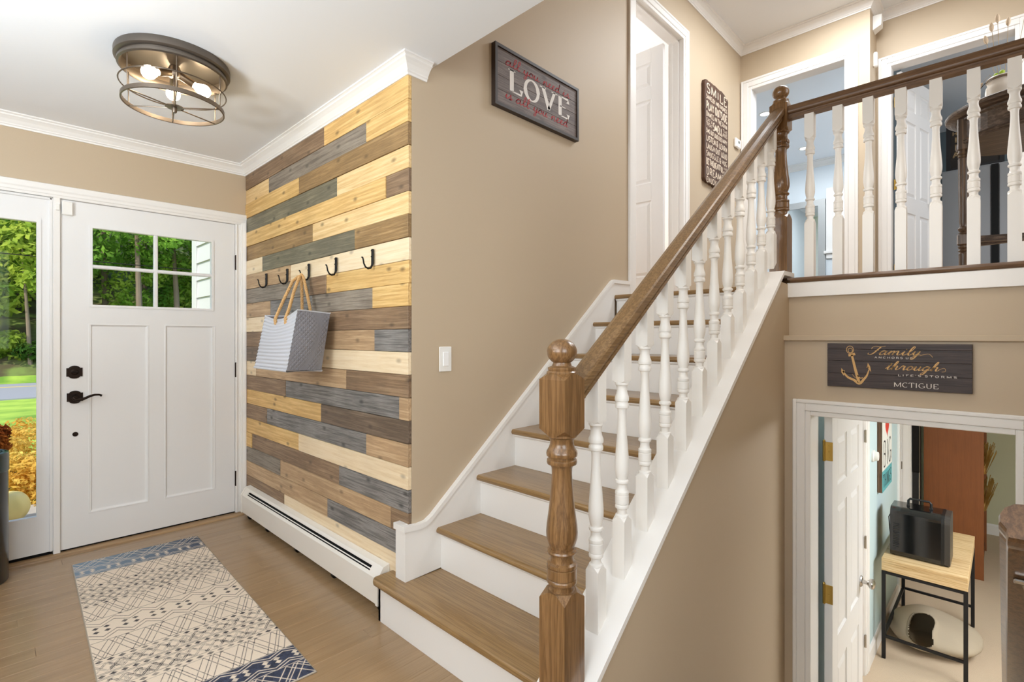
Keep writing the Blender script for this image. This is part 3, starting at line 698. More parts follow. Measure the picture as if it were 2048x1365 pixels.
for k in range(12):
    x = bx+k*.1311; zc0 = cap(x)
    m = MB(); h = s/2; zt = zc0+.157; zu = zc0+.553
    # foot cut to the slope, head cut to the rail
    vs = [(x+sx*h, YB+sy*h, cap(x+sx*h)) for sx, sy in ((-1, -1), (1, -1), (1, 1), (-1, 1))]+[(x+sx*h, YB+sy*h, zt-.012) for sx, sy in ((-1, -1), (1, -1), (1, 1), (-1, 1))]
    m.add(vs, [(3, 2, 1, 0), (0, 1, 5, 4), (1, 2, 6, 5), (2, 3, 7, 6), (3, 0, 4, 7)]); block(m, x, YB, zt-.012, zt+.004, s, 0, .012)
    block(m, x, YB, zu-.004, zu+.012, s, .008, 0)
    vs = [(x+sx*h, YB+sy*h, zu+.012) for sx, sy in ((-1, -1), (1, -1), (1, 1), (-1, 1))]+[(x+sx*h, YB+sy*h, rail_z(x+sx*h)+.002) for sx, sy in ((-1, -1), (1, -1), (1, 1), (-1, 1))]
    m.add(vs, [(4, 5, 6, 7), (0, 1, 5, 4), (1, 2, 6, 5), (2, 3, 7, 6), (3, 0, 4, 7)])
    turned(m, x, YB, zu, .396, .0200)
    m.build('baluster', M['baluster'], B1, at=(x, YB, zc0))
XB = 2.75
B2 = thing('balustrade', 'level landing balustrade with dark brown handrail and white turned balusters above the sign', 'balustrade', (XB, .4, ZU))
newel(B2, XB, YB, ZU-.0, 1.858, 2.268, 2.412, 2.502, .081, M['oak_z'])
m = MB(); ya, yb2 = .768, -.95
vs = [(XB+p[0], y_, 2.322+p[1]*1.1) for y_ in (ya, yb2) for p in RP]
m.add(vs, [(i, (i+1) % n, n+(i+1) % n, n+i) for i in range(n)]+[tuple(range(n)), tuple(range(2*n-1, n-1, -1))]); m.build('handrail', M['oak_y'], B2)
m = MB(); block(m, 0, 0, 0, .279, s, 0, .012); block(m, 0, 0, .674, .795, s, .010, 0); turned(m, 0, 0, .676, .40, .0200)
pb = m.build('baluster', M['baluster'], B2, local=True); first = True
for y_ in [.675-.1165*k for k in range(14)]:
    o = pb if first else pb.copy()
    if not first: COL.objects.link(o); o.parent = B2
    first = False; o.location = (0, y_-.4, 0)
# wall handrail down the lower flight
LR = thing('wall_handrail', 'dark oak wall handrail end with silver bracket at the lower right', 'handrail', (1.0, .0, .9))
prof = [(-.0, .055), (.014, .053), (.024, .045), (.029, .034), (.029, .022), (.022, .012), (.02, 0), (-.02, 0), (-.022, .012), (-.029, .022), (-.029, .034), (-.024, .045), (-.014, .053)]
m = MB(); n = len(prof); vs = []
secs = [(.992, 0.96), (1.0, 1.02), (1.012, 1.02), (1.022, .98), (1.03, 1.0), (2.3, 1.0)]
for x, sc in secs:
    z_ = .962-.787*(x-1.0)
    for p in prof: vs.append((x+.6*(p[1]-.027)*sc, -.022+p[0]*sc, z_+.78*(p[1]-.027)*sc+.027))
m.add(vs, [(k*n+i, k*n+(i+1) % n, (k+1)*n+(i+1) % n, (k+1)*n+i) for k in range(len(secs)-1) for i in range(n)]+[tuple(range(n-1, -1, -1)), tuple((len(secs)-1)*n+i for i in range(n))])
m.build('rail', M['oak_dark'], LR)
def rz(x): return .962-.787*(x-1.0)
xk = 1.16
for xk in (1.095, 2.05):
    MB().box(xk-.012, xk+.012, -.032, -.008, rz(xk)-.012, rz(xk)-.004, .002).tube([(xk, -.02, rz(xk)-.01), (xk+.002, -.028, rz(xk)-.03), (xk+.004, -.048, rz(xk)-.045), (xk+.004, -.07, rz(xk)-.048), (xk+.004, -.086, rz(xk)-.048)], .005, 8).lathe([(.022, 0), (.020, .004)], 16, (xk+.004, -.085, rz(xk)-.048), 'y').build('bracket', M['nickel'], LR, label='silver bracket')
#@@PART2@@
# ------------------------------------------------------------------ baseboard heater
hm = plain('heater_enamel', (236, 232, 224), .3)
t = thing('baseboard_heater', 'long white baseboard heater on the floor below the plank wall', 'heater', (1.245, 2.9, 0))
ya, yb_ = 2.02, 3.80
m = MB().prism([(1.214, .045), (1.214, .160), (1.2225, .174), (1.2245, .172), (1.217, .160), (1.217, .045)], 'y', ya+.018, yb_-.018)
m.prism([(1.236, .193), (1.245, .206), (1.2755, .213), (1.2755, .209), (1.2475, .203), (1.238, .190)], 'y', ya+.018, yb_-.018)
m.box(1.2735, 1.2755, ya+.018, yb_-.018, .03, .21); m.build('cover', hm, t)
for a, b in ((ya+.018, ya+.085), (yb_-.10, yb_-.018)): MB().prism([(1.2235, .170), (1.2215, .1735), (1.236, .1935), (1.238, .190)], 'y', a, b).build('cover_end', hm, t)
for a, b in ((ya, ya+.02), (yb_-.02, yb_)):
    MB().prism([(1.212, .040), (1.212, .161), (1.243, .207), (1.2755, .214), (1.2755, .04)], 'y', a, b).build('end_cap', hm, t)
MB().box(1.219, 1.2725, ya+.02, yb_-.02, .05, .165).build('dark_interior', M['gap'], t)  # near-black box standing in for the shade inside the cover
MB().prism([(1.2285, .1765), (1.2315, .1805), (1.2335, .1785), (1.2305, .1745)], 'y', ya+.085, yb_-.10).build('louver', hm, t)
for y_ in (2.045, 2.5, 2.95, 3.4, 3.72): MB().box(1.235, 1.262, y_-.012, y_+.012, .018, .05).lathe([(.018, -.009), (.018, .009)], 14, (1.25, y_, .018), 'y').build('foot', M['black'], t)

# ------------------------------------------------------------------ rug with printed bands
RW, RL = .60, 1.80
rug = thing('runner_rug', 'cream runner rug with dark tribal diamond bands on the oak floor by the front door', 'rug', (.582, 2.75, .0), math.radians(-1.9))
nu, nv = 240, 720
U, V = np.meshgrid((np.arange(nu)+.5)/nu*RW, (np.arange(nv)+.5)/nv*RL)
def tri(a): a = np.mod(a, 1.0); return 1-np.abs(2*a-1)
ink = np.zeros_like(U); navy = np.zeros_like(U)
ns = RNG.random((nv, nu)); nz = np.kron(RNG.random((nv//6, nu//6)), np.ones((6, 6)))
blot = np.kron(RNG.random((nv//24, nu//24)), np.ones((24, 24)))
def band(v0, v1): return (V >= v0) & (V < v1)
def line(d, w): return np.clip(1.4-np.abs(d)/w, 0, 1)
def lattice(v0, h, p, w=.0036):
    b = band(v0, v0+h); q = (V-v0)/h; out = 0
    for ph in (0, .2):
        for sg in (0, 1):
            zt = tri(U/p+ph) if sg == 0 else 1-tri(U/p-ph)
            out = np.maximum(out, line((q-(zt*1.0))*h/1.6, w*.62))
    dots = ((np.abs(np.mod(U/p+.5, 1)-.5)*p*1.0+np.abs(np.minimum(q, 1-q)-.02)*h) < .007)
    return b*np.maximum(out, dots*.85)
def rowdots(v0, h, p, fill=.9):
    b = band(v0, v0+h); q = (V-v0)/h-.5
    d = np.abs(np.mod(U/p, 1)-.5)*1.25+np.abs(q)*.95
    return b*(np.clip((.52-d)*9, 0, 1)*fill)
def rule(v, w=.0022): return line(V-v, w)*.75
def scrib(v0, h, p):
    b = band(v0, v0+h); q = (V-v0)/h; out = 0
    for ph, wd in ((0, .0018), (.09, .0014)):
        for sg in (0, 1):
            zt = tri(U/p+ph); zt = zt if sg else 1-zt
            out = np.maximum(out, line((q-.5-(zt-.5)*1.0)*h/2.2, wd))
    return b*np.clip(out*(.35+.8*nz)+.32*(nz > .72)*(out < .3)*(ns > .3), 0, 1)*1.0
def paired(v0, h, p):
    b = band(v0, v0+h); q = (V-v0)/h; out = 0
    for off in (0, .13):
        zt = tri(U/p); out = np.maximum(out, line((q-(.02+off+.22*zt))*h/1.5, .0018)); out = np.maximum(out, line((1-q-(.02+off+.22*(1-zt)))*h/1.5, .0018))
    for du, dv in ((-.19, -.09), (-.19, .09), (.19, -.09), (.19, .09)):
        d = np.abs(np.mod(U/p+du, 1)-.5)*p/.0135+np.abs(q-.5-dv)*h/.0135
        out = np.maximum(out, np.clip((1-d)*6, 0, 1)*.95)
    return b*out
half = [('sol', .105), ('zig', .125), ('lat', .15), ('dot', .034), ('scr', .072), ('chain', .05), ('scr', .072), ('dot', .034), ('lat', .15)]
v = 0.0; spans = []
for k, h in half: spans.append((k, v, h)); v += h
mid = (v, RL-2*v)
allb = spans+[('pair', mid[0], mid[1])]+[(k, RL-v0-h, h) for k, v0, h in spans]
for k, v0, h in allb:
    if k == 'sol':
        navy = np.maximum(navy, band(v0, v0+h)*1.0); ink = np.maximum(ink, lattice(v0, h, .15, .0034))
    elif k == 'zig':
        navy = np.maximum(navy, band(v0, v0+h)*1.0); ink = np.maximum(ink, paired(v0, h, .11)); ink = np.maximum(ink, np.maximum(rule(v0+.004), rule(v0+h-.004)))
    elif k == 'lat': ink = np.maximum(ink, lattice(v0, h, .125))
    elif k == 'dot': ink = np.maximum(ink, np.maximum(rowdots(v0+.006, h-.012, .036, .95*(.6+.5*blot)), np.maximum(rule(v0), rule(v0+h)*.6)))
    elif k == 'scr': ink = np.maximum(ink, scrib(v0+.004, h-.008, .085))
    elif k == 'chain': ink = np.maximum(ink, np.maximum(rowdots(v0+.014, h-.028, .034, .95), np.maximum(np.maximum(rule(v0+.003), rule(v0+.011)), np.maximum(rule(v0+h-.003), rule(v0+h-.011)))))
    elif k == 'pair': ink = np.maximum(ink, np.maximum(paired(v0+.006, h-.012, .10), np.maximum(rule(v0), rule(v0+h))))
fade = np.clip(.86+.3*(nz-.3)+.2*(ns-.5), 0, 1)
back_sheen = np.clip((.30-V)/.1, 0, 1)*np.clip(1.15-U/RW, 0, 1)  # bluish daylight sheen, painted into the navy bands at the back end
cream = np.array(lin((226, 211, 192))[:3]); dark = np.array(lin((36, 36, 46))[:3]); nav = np.array(lin((58, 62, 78))[:3]); bordc = np.array(lin((176, 166, 152))[:3])
base = cream*(1+.07*(ns-.5))[..., None]
tone = np.where((navy > 0)[..., None], nav*(1+.5*(nz-.5))[..., None]*(1+.5*(ns-.5))[..., None], base)
target = np.where((navy > 0)[..., None], cream[None, None]*.96, dark[None, None]*np.ones_like(tone))
tone = np.where((navy > 0)[..., None], tone*(1-back_sheen[..., None]*.62)+np.array(lin((150, 170, 186))[:3])*back_sheen[..., None]*.62, tone)
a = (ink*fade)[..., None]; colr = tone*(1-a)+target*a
edge = (U < .006) | (U > RW-.006) | (V < .006) | (V > RL-.006); colr = np.where(edge[..., None], bordc, colr)
gx, gy = np.meshgrid(np.linspace(-RW/2, RW/2, nu+1), np.linspace(RL/2, -RL/2, nv+1))
gz = .006+.0006*np.sin(gx*900)*0; gz = np.where((np.abs(gx) > RW/2-.004) | (np.abs(gy) > RL/2-.004), .002, gz)
me = bpy.data.meshes.new('pile'); vv = np.stack([gx, gy, gz], -1).reshape(-1, 3).astype(np.float32)
ii = (np.arange(nv)[:, None]*(nu+1)+np.arange(nu)[None, :]).ravel(); quads = np.stack([ii, ii+nu+1, ii+nu+2, ii+1], 1).astype(np.int32)
me.vertices.add(len(vv)); me.vertices.foreach_set('co', vv.ravel()); me.loops.add(quads.size); me.loops.foreach_set('vertex_index', quads.ravel())
me.polygons.add(len(quads)); me.polygons.foreach_set('loop_start', np.arange(0, quads.size, 4, dtype=np.int32)); me.polygons.foreach_set('loop_total', np.full(len(quads), 4, dtype=np.int32))
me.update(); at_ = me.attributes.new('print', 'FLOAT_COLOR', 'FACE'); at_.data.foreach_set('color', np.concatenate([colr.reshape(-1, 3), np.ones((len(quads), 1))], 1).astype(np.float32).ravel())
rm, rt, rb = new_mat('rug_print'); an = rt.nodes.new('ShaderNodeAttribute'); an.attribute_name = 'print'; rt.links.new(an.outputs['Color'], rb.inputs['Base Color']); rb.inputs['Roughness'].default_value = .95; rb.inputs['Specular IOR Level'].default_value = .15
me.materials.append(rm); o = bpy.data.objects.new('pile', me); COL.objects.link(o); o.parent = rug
MB().box(-RW/2, RW/2, -RL/2, RL/2, .0004, .0035, .001).build('backing', plain('rug_backing', (150, 138, 122), .95), rug, local=True)

# ------------------------------------------------------------------ dark green stand by the sidelight
t = thing('umbrella_stand', 'tall dark green cylindrical stand with banded rim by the sidelight', 'stand', (-.062, 3.715, 0))
MB().lathe([(.128, 0), (.132, .006), (.132, .555), (.130, .562)], 40, (0, 0, 0), cap=True).build('body', plain('dark_glaze', (30, 29, 24), .3, var=.25, coat=.4), t, local=True)
MB().lathe([(.130, .562), (.135, .566), (.135, .648), (.132, .660), (.122, .664), (.120, .655), (.119, .60)], 40, cap=False).build('rim_band', plain('green_glaze', (34, 50, 48), .28, coat=.4), t, local=True)
for r in (.115, .100, .085, .068): MB().lathe([(r-.004, .645), (r-.004, .662), (r, .664), (r+.004, .662), (r+.004, .645)], 36, cap=False).build('inner_ring', plain('green_glaze_b', (70, 88, 88), .3), t, local=True)

# ------------------------------------------------------------------ ceiling lamp
LC = (.570, 2.634)
t = thing('ceiling_lamp', 'round flush ceiling lamp with a dark metal wire cage and three glowing bulbs', 'lamp', (LC[0], LC[1], ZC))
MB().lathe([(.0, -.004), (.214, 0), (.216, -.006), (.216, -.030), (.208, -.036), (.200, -.037), (.200, -.042), (.205, -.045), (.205, -.056), (.197, -.060)], 56, cap=False).build('canopy', plain('dark_pewter', (110, 102, 94), .4, .8), t, local=True)
MB().lathe([(.197, -.060), (.190, -.050), (.186, -.020), (.0, -.014)], 56, cap=False).build('reflector', plain('brushed_metal', (120, 108, 94), .35, .85), t, local=True)
ring = MB().lathe([(.193, -.188), (.193, -.205), (.189, -.207), (.187, -.205), (.187, -.188), (.193, -.188)], 56, cap=False); ring.build('lower_ring', M['pewter'], t, local=True)
MB().tube([(.199*math.cos(a), .199*math.sin(a), -.125) for a in np.linspace(0, 2*PI, 57)[:-1]], .0028, 6, closed=True).build('middle_ring', M['pewter'], t, local=True)
for k in range(6):
    a = 2*PI*k/6+.35; c, s_ = math.cos(a), math.sin(a)
    MB().tube([(.190*c, .190*s_, -.055), (.190*c, .190*s_, -.110), (.1955*c, .1955*s_, -.125), (.190*c, .190*s_, -.140), (.190*c, .190*s_, -.198), (.184*c, .184*s_, -.203), (.03*c, .03*s_, -.203)], .0026, 6).build('cage_wire', M['pewter'], t, local=True)
MB().lathe([(.036, -.200), (.036, -.203), (.010, -.205), (.010, -.220), (.007, -.226), (0, -.227)], 24).build('finial_disc', M['pewter'], t, local=True)
MB().tube([(0, 0, -.02), (0, 0, -.2)], .005, 10).lathe([(.022, -.07), (.028, -.06), (.028, -.045), (.018, -.02)], 20).build('stem', M['pewter'], t, local=True)
bm_, bt, bb = new_mat('bulb_glow'); bb.inputs['Base Color'].default_value = (1, .95, .85, 1); bb.inputs['Emission Color'].default_value = (1, .84, .62, 1); bb.inputs['Emission Strength'].default_value = 34
for k, a in enumerate((3.55, 1.40, -.20)):
    c, s_ = math.cos(a), math.sin(a)
    dv = Vector((c*.82, s_*.82, -.40)).normalized(); p0 = Vector((c*.018, s_*.018, -.055))
    sk = MB().tube([p0, p0+dv*.055, p0+dv*.06], [.0165, .0165, .014], 16).build('socket', plain('socket_metal', (128, 110, 90), .35, .9), t, local=True)
    g = MB(); q0 = p0+dv*.055
    rot = dv.to_track_quat('Z', 'Y').to_matrix()
    pr = [(.012, 0), (.013, .012), (.020, .024)]+[(.0285*math.sin(x), .048-.0285*math.cos(x)) for x in np.linspace(.95, PI-.01, 9)]
    g.lathe(pr, 20); g.v = [tuple(q0+rot @ Vector(v_)) for v_ in g.v]; g.build('bulb', bm_, t, local=True)

# ------------------------------------------------------------------ hooks and bag
HK = [(3.48, 'dark iron wall hook nearest the front door'), (3.145, 'dark iron wall hook second from the front door, left of the bag'), (2.843, 'dark iron wall hook that the grey tote bag hangs from'), (2.519, 'dark iron wall hook just right of the hanging bag ropes'), (2.154, 'dark iron wall hook at the right end of the row on the plank wall')]
for y_, lb in HK:
    t = thing('coat_hook', lb, 'hook', (XP-.003, y_, 1.62), 0, 'iron hooks on the plank wall')
    MB().tube([(-.0055, 0, .048), (-.0065, 0, -.02), (-.0085, 0, -.030)], [.0068, .0068, .0055], 8).build('back_plate', M['black'], t, local=True)
    MB().tube([(-.0085, 0, -.026), (-.016, 0, -.042), (-.030, 0, -.046), (-.043, 0, -.040), (-.052, 0, -.024), (-.055, 0, -.006), (-.058, 0, .003), (-.063, 0, .004)], [.005, .0048, .0045, .0042, .004, .0036, .0036, .004], 8).build('prong', M['black'], t, local=True)
    for zz in (.04, .012): MB().lathe([(.0042, 0), (.003, -.003), (0, -.004)], 8, (-.0115, 0, zz), 'x').build('screw', M['black'], t, local=True)
bag = thing('tote_bag', 'light grey ribbed tote bag with tan rope handles hanging on a wall hook', 'bag', (1.13, 2.7, 1.07))
def bag_mat(name, col, kind):
    m, t_, b = new_mat(name); N = t_.nodes; L = t_.links; b.inputs['Base Color'].default_value = lin(col); b.inputs['Roughness'].default_value = .5
    tc = N.new('ShaderNodeTexCoord'); mp = N.new('ShaderNodeMapping'); L.new(tc.outputs['Object'], mp.inputs[0]); bp = N.new('ShaderNodeBump'); bp.inputs['Distance'].default_value = .006
    if kind == 'scale':
        mp.inputs['Rotation'].default_value = (0, math.radians(45), 0); mp.inputs['Scale'].default_value = (62, 62, 62)
        v_ = N.new('ShaderNodeTexVoronoi'); v_.distance = 'CHEBYCHEV'; v_.inputs['Randomness'].default_value = 0; v_.inputs['Scale'].default_value = 1; L.new(mp.outputs[0], v_.inputs[0]); L.new(v_.outputs['Distance'], bp.inputs['Height']); bp.inputs['Strength'].default_value = .8
        bp.invert = True
    L.new(bp.outputs[0], b.inputs['Normal']); return m
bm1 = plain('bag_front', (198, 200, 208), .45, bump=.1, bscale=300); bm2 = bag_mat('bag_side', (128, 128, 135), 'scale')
T = [(1.06, 2.505, 1.385), (1.06, 2.93, 1.368), (1.235, 2.93, 1.37), (1.235, 2.52, 1.375)]   # front right, front left, back left, back right (top)
B_ = [(1.005, 2.500, 1.085), (1.00, 2.915, 1.088), (1.20, 2.90, 1.08), (1.195, 2.535, 1.078)]
def lerp(a, b, t_): return tuple(a[i]+(b[i]-a[i])*t_ for i in range(3))
def face(T0, T1, B0, B1, sag, rib, nx=16, nz=46, bul=.012, out=(-1, 0, 0)):
    m = MB(); vs = []
    for j in range(nz+1):
        v_ = j/nz
        for i in range(nx+1):
            u = i/nx; p = Vector(lerp(lerp(T0, T1, u), lerp(B0, B1, u), v_))
            p.z -= sag*math.sin(PI*u)*(1-v_)**2
            p += Vector(out)*(bul*math.sin(PI*u)*math.sin(PI*min(1, v_*1.0))+(rib*math.sin(v_*2*PI*15) if rib else 0))
            vs.append(p)
    m.add(vs, [(j*(nx+1)+i, j*(nx+1)+i+1, (j+1)*(nx+1)+i+1, (j+1)*(nx+1)+i) for j in range(nz) for i in range(nx)], True); return m
f1 = face(T[0], T[1], B_[0], B_[1], .035, .0022, nz=120); f1.build('front_panel', bm1, bag, fix=False)
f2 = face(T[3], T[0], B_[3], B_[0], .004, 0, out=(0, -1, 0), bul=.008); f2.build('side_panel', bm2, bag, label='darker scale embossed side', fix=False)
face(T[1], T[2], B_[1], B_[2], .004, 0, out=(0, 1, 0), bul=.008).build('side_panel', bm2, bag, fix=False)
face(T[2], T[3], B_[2], B_[3], .006, 0, out=(1, 0, 0), bul=.002).build('back_panel', bm1, bag, fix=False)
MB().add(B_, [(0, 1, 2, 3)]).tube([B_[0], B_[1], B_[2], B_[3]], .006, 8, closed=True).build('base', bm1, bag)
trim_ = [lerp(T[0], T[1], 0)]+[(lerp(T[0], T[1], u)[0], lerp(T[0], T[1], u)[1], lerp(T[0], T[1], u)[2]-.035*math.sin(PI*u)) for u in np.linspace(.1, .9, 9)]+[T[1], T[2], T[3]]
MB().tube(trim_, .004, 6, closed=True).build('rim', bm1, bag)
rope_m = plain('jute_rope', (206, 166, 112), .8, bump=.4, bscale=400)
def rope(path, R=.0085, pitch=.030):
    P = [Vector(p) for p in path]; L_ = [0]
    for a_, b_ in zip(P, P[1:]): L_.append(L_[-1]+(b_-a_).length)
    n = int(L_[-1]/.006)+2; m = MB()
    pts = []
    for i in range(n):
        s_ = L_[-1]*i/(n-1); k = max(0, min(len(L_)-2, int(np.searchsorted(L_, s_))-1)); f = (s_-L_[k])/(L_[k+1]-L_[k]); pts.append(P[k].lerp(P[k+1], f))
    for st in range(3):
        q = []
        for i, p in enumerate(pts):
            tdir = (pts[min(n-1, i+1)]-pts[max(0, i-1)]).normalized(); u = tdir.cross(Vector((1, 0, .2))).normalized(); w_ = tdir.cross(u)
            a_ = 2*PI*(L_[-1]*i/(n-1))/pitch+st*2*PI/3; q.append(p+(u*math.cos(a_)+w_*math.sin(a_))*R*.62)
        m.tube(q, R*.50, 6)
    return m
hook_pt = (1.224, 2.843, 1.592)
rope([(1.050, 2.755, 1.318), (1.048, 2.757, 1.345), (1.10, 2.79, 1.44), (1.17, 2.832, 1.56), (1.212, 2.846, 1.594), (1.222, 2.838, 1.597), (1.206, 2.825, 1.588), (1.15, 2.765, 1.50), (1.09, 2.68, 1.40), (1.05, 2.628, 1.345), (1.050, 2.624, 1.318)]).build('handle', rope_m, bag)
rope([(1.231, 2.845, 1.345), (1.229, 2.845, 1.40), (1.228, 2.847, 1.50), (1.226, 2.848, 1.585), (1.222, 2.838, 1.604), (1.226, 2.822, 1.585), (1.229, 2.78, 1.49), (1.231, 2.745, 1.40), (1.231, 2.74, 1.345)]).build('handle', rope_m, bag)
for y_, z_ in ((2.755, 1.322), (2.626, 1.322)): MB().lathe([(.011, 0), (.011, -.003), (.006, -.003)], 14, (1.055, y_, z_), 'x').build('grommet', M['nickel'], bag)

# ------------------------------------------------------------------ lettering
def catmull(P, n=7):
    out = []; P = [P[0]]+list(P)+[P[-1]]
    for i in range(1, len(P)-2):
        p0, p1, p2, p3 = P[i-1], P[i], P[i+1], P[i+2]
        for k in range(n):
            t_ = k/n; out.append(tuple(.5*(2*p1[j]+(-p0[j]+p2[j])*t_+(2*p0[j]-5*p1[j]+4*p2[j]-p3[j])*t_*t_+(-p0[j]+3*p1[j]-3*p2[j]+p3[j])*t_**3) for j in (0, 1)))
    return out+[P[-1]]
SC = {  # lowercase script strokes, x-height 1; last x is the advance
 'e': (1.0, [[(0, .2), (.35, .45), (.62, .8), (.45, 1.02), (.22, .75), (.2, .35), (.42, .02), (.75, .08), (1, .25)]]),
 'i': (.8, [[(0, .2), (.28, .95), (.26, .3), (.42, .0), (.65, .1), (.8, .25)], [(.36, 1.4), (.42, 1.5)]]),
 'u': (1.4, [[(0, .2), (.22, .98), (.2, .35), (.42, 0), (.7, .15), (.92, .97), (.9, .35), (1.08, 0), (1.25, .1), (1.4, .25)]]),
 'n': (1.35, [[(0, .2), (.2, .85), (.3, .9), (.28, .4), (.26, 0), (.34, .45), (.55, .88), (.78, .97), (.86, .7), (.84, .28), (1.0, 0), (1.2, .1), (1.35, .25)]]),
 'm': (1.95, [[(0, .2), (.2, .85), (.3, .9), (.28, .4), (.26, 0), (.34, .45), (.55, .9), (.76, .95), (.82, .6), (.80, 0), (.88, .45), (1.1, .9), (1.34, .95), (1.42, .65), (1.42, .25), (1.6, 0), (1.8, .1), (1.95, .25)]]),
 'a': (1.3, [[(0, .2), (.4, .85), (.8, .9), (.5, 1.02), (.15, .6), (.2, .08), (.5, .02), (.8, .45), (.92, .97), (.86, .35), (1.02, 0), (1.18, .1), (1.3, .25)]]),
 'o': (1.1, [[(0, .2), (.25, .8), (.55, 1.02), (.22, .75), (.2, .2), (.5, 0), (.85, .3), (.82, .8), (.6, 1.0), (.75, .82), (1.1, .85)]]),
 'l': (.75, [[(0, .2), (.5, 1.25), (.6, 1.95), (.42, 2.1), (.26, 1.5), (.24, .4), (.42, 0), (.6, .1), (.75, .25)]]),
 'd': (1.3, [[(0, .2), (.4, .85), (.75, .9), (.45, 1.02), (.12, .55), (.2, .05), (.5, .02), (.8, .5), (.94, 1.4), (.97, 2.1), (.89, 1.2), (.88, .3), (1.05, 0), (1.2, .1), (1.3, .25)]]),
 'y': (1.25, [[(0, .2), (.2, .98), (.22, .4), (.42, .05), (.68, .2), (.9, .97), (.84, .1), (.7, -.7), (.45, -1.02), (.28, -.75), (.6, -.2), (1.0, .1), (1.25, .25)]]),
 'g': (1.3, [[(0, .2), (.4, .85), (.8, .9), (.5, 1.02), (.15, .6), (.2, .08), (.5, .02), (.8, .45), (.92, .97), (.86, .1), (.72, -.7), (.45, -1.02), (.28, -.75), (.62, -.2), (1.05, .1), (1.3, .25)]]),
 's': (.95, [[(0, .2), (.3, .7), (.45, 1.08), (.5, .7), (.64, .3), (.5, .02), (.22, .08), (.5, 0), (.8, .1), (.95, .25)]]),
 't': (.85, [[(0, .2), (.3, 1.0), (.42, 1.65), (.36, .8), (.34, .25), (.5, 0), (.7, .1), (.85, .25)], [(.08, 1.05), (.7, 1.12)]]),
 'h': (1.35, [[(0, .2), (.45, 1.25), (.53, 1.95), (.38, 2.1), (.25, 1.5), (.22, 0), (.3, .5), (.5, .9), (.76, .95), (.85, .7), (.84, .28), (1.0, 0), (1.2, .1), (1.35, .25)]]),
 'r': (1.15, [[(0, .2), (.22, .95), (.38, 1.12), (.42, .9), (.7, .9), (.72, .4), (.85, 0), (1.0, .1), (1.15, .25)]]),
 'F': (1.5, [[(1.15, 2.0), (.9, 1.2), (.6, .35), (.25, 0), (-.15, .1), (-.1, .4)], [(-.05, 1.35), (-.12, 1.8), (.3, 2.1), (1.0, 1.98), (1.75, 2.15)], [(.55, 1.05), (1.15, 1.12)]]),
}
def script(mb, text, M_, x0, x1, base, xh, w, slant=.25, contrast=.6):
    tot = sum(SC[c][0] if c != ' ' else .8 for c in text); kx = (x1-x0)/tot; x = 0
    for c in text:
        if c == ' ': x += .8; continue
        for st in SC[c][1]:
            pts = [(x0+(x+px)*kx+slant*py*xh, base+py*xh) for px, py in catmull(st)]
            mb.ribbon(pts, lambda dx, dy, t_: w*(1-contrast+contrast*max(0, abs(dy)*1.0 if dy < 0 else abs(dy)*.25)), M_)
        x += SC[c][0]
def arc(cx, cy, rx, ry, a0, a1, n=18): return [(cx+rx*math.cos(math.radians(a0+(a1-a0)*i/n)), cy+ry*math.sin(math.radians(a0+(a1-a0)*i/n))) for i in range(n+1)]
